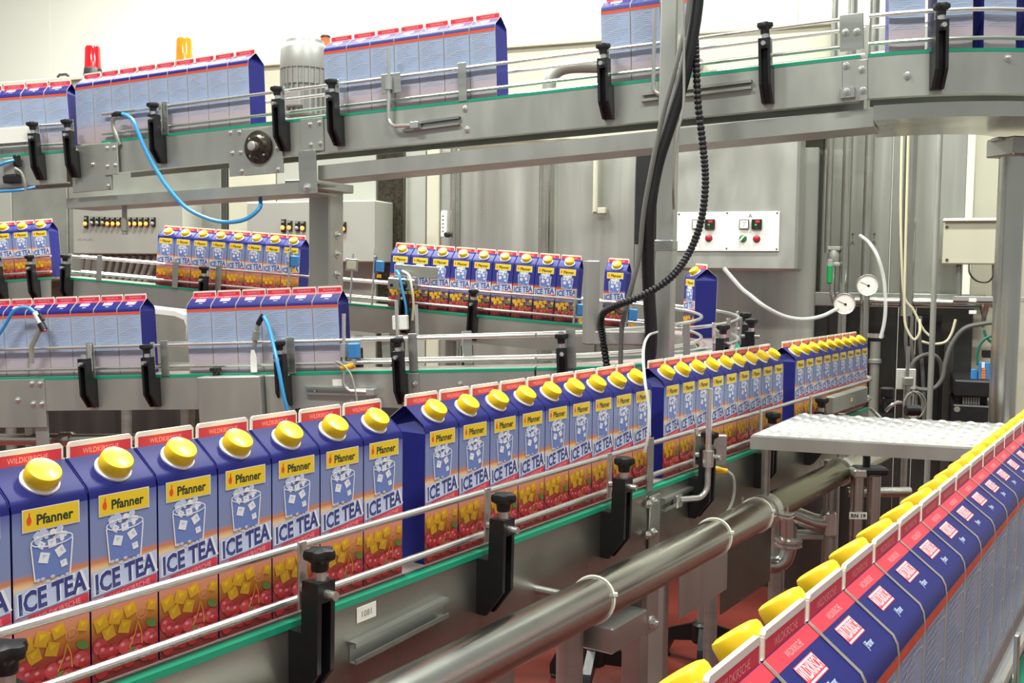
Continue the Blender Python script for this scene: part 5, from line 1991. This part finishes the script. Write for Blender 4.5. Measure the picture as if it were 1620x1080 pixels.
# sensor on a bent rod beside the foreground conveyor
s_, z_, p_ = pathF.pix(1122, 792, 0.07)
t = thing('sensor_rod', 'bent steel rod with steel plate on the foreground conveyor', 'bracket', p_)
A = pathF.pix(1123, 614, 0.075)[2]
Bv = V((A.x, A.y, pathF.pix(1122, 785, 0.075)[2].z))
C = pathF.pix(1075, 790, 0.04)[2]
D_ = (C - Bv).normalized()
pts = [A, Bv + V((0, 0, 0.035))] + [Bv + V((0, 0, 0.035)) * (1 - math.sin(q)) + D_ * 0.035 * (1 - math.cos(q)) for q in (0.3, 0.6, 0.9, 1.2, 1.5)] + [C]
MB('steel_bright').tube(pts, 0.0075, n=12).build('rod', t)
M = pathF.mtx(pathF.pix(1125, 712, 0.06)[0], 0.06, pathF.pix(1125, 712, 0.06)[1])
b = MB('steel')
lbox(b, M @ Matrix.Rotation(-1.0, 4, 'Z'), (0, 0.002, 0), (0.078, 0.004, 0.075), None, 0.001)
lbox(b, M @ Matrix.Rotation(-1.0, 4, 'Z'), (0, 0.012, 0.037), (0.078, 0.022, 0.003), None, 0.001)
b.build('mounting_plate', t)
b = MB('steel_bright')
b.lathe([(0.0135, -0.02), (0.0135, 0.02)], V((A.x, A.y, (M @ V((0, 0, -0.012))).z)), n=14)
b.build('rod_collar', t)
b = MB('steel_bright')
lbox(b, pathF.mtx(pathF.pix(1072, 792, 0.03)[0], 0.03, pathF.pix(1072, 792, 0.03)[1]), (0, 0, 0), (0.03, 0.014, 0.032), None, 0.002)
b.build('rod_clamp', t)
q = M @ V((0.03, 0.006, -0.055))
t = thing('cable_plug', 'yellow cable plug under the steel sensor plate', 'plug', q - V((0, 0, 0.01)))
MB('yellow_plug').tube([q + V((-0.012, 0, 0)), q + V((0.012, 0, -0.001)), q + V((0.024, 0, -0.002)), q + V((0.036, 0, -0.003))], [0.011, 0.011, 0.0075, 0.0065], n=12).build('body', t)
MB('steel_bright').tube([q + V((-0.004, 0, 0.006)), q + V((-0.004, 0, 0.028))], 0.008, n=10).build('connector', t)
hose('sensor_cable', 'grey cable curving from the yellow plug down behind the thick pipe', [q + V((0.036, 0, -0.003)), q + V((0.052, 0, -0.02)), q + V((0.055, 0, -0.06)), q + V((0.04, -0.01, -0.10)), q + V((0.0, -0.03, -0.14)), q + V((-0.03, -0.05, -0.17)), fF(1.62, TP - 0.045, ZP + 0.0)], 0.0042, 'grey_hose', 'cable')

# end of the foreground conveyor: guide loop, grey unit, fittings
tq = pathF.L
b = MB('steel_bright')
for z, out in ((0.101, 0.0), (0.025, 0.0)):
    pts = [pathF.mtx(tq - 0.25, 0.014, z) @ V((0, 0, 0))]
    for k in range(9):
        a_ = k / 8 * math.pi
        pts.append(pathF.mtx(tq, 0.014, z) @ V((0.15 * math.sin(a_), 0.058 - 0.058 * math.cos(a_), 0)))
    bb = MB('steel_bright')
    bb.tube(pts, 0.007, n=10)
    bb.build('guide_rail', cF)
M = pathF.mtx(pathF.pix(1345, 632, 0.05)[0], 0.05, pathF.pix(1345, 632, 0.05)[1])
t = thing('guide_unit', 'slim grey drive unit at the far end of the foreground conveyor', 'drive unit', M @ V((0, 0, -0.03)))
b = MB('steel_dull')
lbox(b, M, (0, 0.01, 0), (0.42, 0.03, 0.06), None, 0.004)
b.build('body', t)
b = MB('print_yellow')
b.M = M
b.prism([(-0.008, -0.006), (0.008, -0.006), (0, 0.008)], -0.0065, -0.005)
b.build('warning_triangle', t)
t = thing('air_valve', 'black air valve with fittings at the far end of the foreground conveyor', 'valve', at(1400, 650, 3.75))
b = MB('black_plastic')
c = at(1403, 640, 3.75)
lbox(b, Matrix.Translation(c), (0, 0, 0), (0.045, 0.04, 0.06), None, 0.004)
b.build('body', t)
MB('black_plastic').lathe([(0.026, 0), (0.026, 0.03), (0.02, 0.034)], c + V((0, 0, 0.03)), n=16).build('knob', t)
MB('steel_bright').tube(arc_pts([c + V((-0.01, -0.02, -0.02)), c + V((0.0, -0.04, 0.0)), c + V((0.02, -0.04, 0.012)), c + V((0.04, -0.03, 0.012))], 4), 0.007, n=8).build('elbow', t)
MB('black_plastic').lathe([(0.02, 0), (0.02, 0.05)], c + V((0.07, 0, -0.02)), (1, 0, 0), n=14).build('silencer', t)
hose('air_hose', 'short blue-white hose at the black air valve', [at(1376, 645, 3.7), at(1384, 652, 3.7), at(1394, 662, 3.68), at(1400, 672, 3.68)], 0.006, 'grey_hose')
MB_ = None

# pipework and actuator below the step
YQ = 3.3
q = lambda px, py, Y=YQ: at(px, py, Y)
t = thing('product_pipework', 'stainless pipe bends with clamps below the step', 'pipework', q(1230, 905))
MB('steel_pipe').tube(arc_pts([q(1225, 805), q(1238, 808), q(1252, 812), q(1272, 820), q(1290, 826), q(1310, 828)], 5), 0.030, n=20).build('branch_pipe', t)
MB('steel_pipe').tube([q(1247, 815), q(1247, 860)], 0.027, n=20).build('down_pipe', t)
MB('steel_bright').lathe([(0.030, 0), (0.044, 0.006), (0.044, 0.014), (0.036, 0.018), (0.044, 0.022), (0.044, 0.030), (0.030, 0.036)], q(1247, 866), n=28).build('clamp_ring', t)
MB('steel_pipe').tube(arc_pts([q(1247, 860), q(1246, 872), q(1240, 886), q(1228, 893), q(1212, 893)], 6), 0.027, n=20).build('elbow', t)
MB('steel_bright').lathe([(0.030, 0), (0.037, 0.004), (0.037, 0.012), (0.032, 0.016), (0.036, 0.020), (0.036, 0.028), (0.028, 0.03)], q(1216, 893), (-1, -0.1, 0), n=24).build('end_ferrule', t)
b = MB('steel_bright')
lbox(b, Matrix.Translation(q(1311, 826)), (0, 0, 0), (0.035, 0.07, 0.085), None, 0.008)
b.build('pipe_clamp', t)
b = MB('steel_plate')
lbox(b, Matrix.Translation(q(1290, 848)), (0, 0.02, 0), (0.14, 0.06, 0.02), None, 0.003)
b.build('support_shelf', t)
MB('steel').tube([q(1317, 728), V((q(1317, 728).x, q(1317, 728).y, 0))], 0.026, n=18).build('stand_pipe', t)
MB('steel_pipe').tube([q(1340, 778, 3.5), q(1440, 778, 3.5)], 0.018, n=16).build('cross_pipe', t)
YA = 3.2
c = at(1366, 870, YA)
t = thing('pneumatic_actuator', 'upright pneumatic actuator with a numbered tag below the step', 'actuator', V((c.x, c.y, 0)))
zt_ = at(1366, 752, YA).z
zb_ = at(1366, 870, YA).z
for dx in (-0.026, 0.026):
    MB('steel_pipe').tube([(c.x + dx, c.y, zb_), (c.x + dx, c.y, zt_)], 0.021, n=18).build('barrel', t)
b = MB('steel_bright')
lbox(b, Matrix.Translation(V((c.x - 0.03, c.y, zt_ + 0.012))), (0, -0.01, 0), (0.04, 0.06, 0.025), None, 0.004)
b.build('end_block', t)
b = MB('black_plastic')
lbox(b, Matrix.Translation(V((c.x + 0.012, c.y, zt_ + 0.018))), (0, 0, 0), (0.10, 0.07, 0.022), None, 0.006)
b.build('end_cap', t)
MB('black_iron').tube([(c.x, c.y, zt_), (c.x, c.y, zt_ + 0.07)], 0.012, n=12).build('piston_rod', t)
MB('steel').tube([(c.x, c.y, 0), (c.x, c.y, zb_ + 0.01)], 0.03, n=14).build('stand', t)
b = MB('white_plastic')
p = at(1358, 816, YA - 0.03)
lbox(b, Matrix.Translation(p), (0, 0.004, 0), (0.056, 0.003, 0.022), None, 0.0005)
tg = b.build('tag', t)
b = MB('ink')
b.M = Matrix.Translation(p) @ T4((0, 0.0015, -0.005))
text_mesh(b, 'RN 19', T4((0, 0, 0)), 0.0115, 'ink', 1.1, 0, 0.03)
b.build('tag_text', tg)

# legs with black tripod feet behind the foreground conveyor


def tripod(px, py, Y, ztop, label, r=0.026):
    c = at(px, py, Y)
    c = V((c.x, c.y, 0))
    t = thing('tripod_stand', label, 'stand', c)
    MB('steel').tube([c + V((0, 0, 0.10)), c + V((0, 0, ztop))], r, n=18).build('post_tube', t)
    MB('black_iron').lathe([(0.046, 0.10), (0.046, 0.17), (0.036, 0.18)], c, n=20).build('hub', t)
    for k in range(3):
        a_ = -0.6 + k * 2 * math.pi / 3 - 1.2
        d = V((math.cos(a_), math.sin(a_), 0))
        n_ = V((-d.y, d.x, 0)) * 0.016
        p0, p1, p2 = c + d * 0.035, c + d * 0.16, c + d * 0.20
        prof = [(p0, 0.10), (p0, 0.17), (p1, 0.12), (p2, 0.05), (p2, 0.012), (p1 + d * 0.015, 0.012), (p1 - d * 0.02, 0.075)]
        n7 = len(prof)
        b = MB('black_iron')
        b.add([p + n_ + V((0, 0, z)) for p, z in prof] + [p - n_ + V((0, 0, z)) for p, z in prof], [tuple(range(n7)), tuple(range(2 * n7 - 1, n7 - 1, -1))] + [(i, (i + 1) % n7, (i + 1) % n7 + n7, i + n7) for i in range(n7)])
        f_ = b.build('foot', t)
        MB('black_rubber').lathe([(0.022, 0), (0.022, 0.012), (0.012, 0.016)], p2 - d * 0.02, n=14).build('foot_pad', f_)


tripod(1113, 985, 4.0, 0.98, 'round steel leg on a black tripod foot behind the thick pipe')
tripod(938, 1055, 3.75, 0.98, 'round steel leg on a black tripod foot under the low conveyor')
b = MB('steel_plate')
p = fF(1.72, 0.02, -0.75)
lbox(b, Matrix.Translation(p) @ Matrix.Rotation(math.pi / 2 - A_F, 4, 'Z'), (0.02, -0.03, 0.0), (0.30, 0.004, 0.16), None, 0.001)
b.build('splash_plate', cF)
p = fF(2.35, 0.02, -0.78)
b = MB('steel_dark')
lbox(b, Matrix.Translation(p) @ Matrix.Rotation(math.pi / 2 - A_F, 4, 'Z'), (-0.1, 0.05, 0.0), (0.40, 0.004, 0.36), None, 0.001)
b.build('splash_plate', cF)

# drain line below the low conveyor
P, T, N = pathM1.fr(0.1)
A = P - N * 0.05 - V((0, 0, 0.24))
b = MB('steel_pipe')
b.tube([A - T * 0.5, A + T * 0.28, A + T * 0.285, A + T * 0.33, A + T * 0.335, A + T * 0.8], [0.022, 0.022, 0.028, 0.028, 0.020, 0.020], n=16)
solo(b, 'drain_pipe', 'horizontal steel drain pipe under the low conveyor at the left edge', 'pipe')
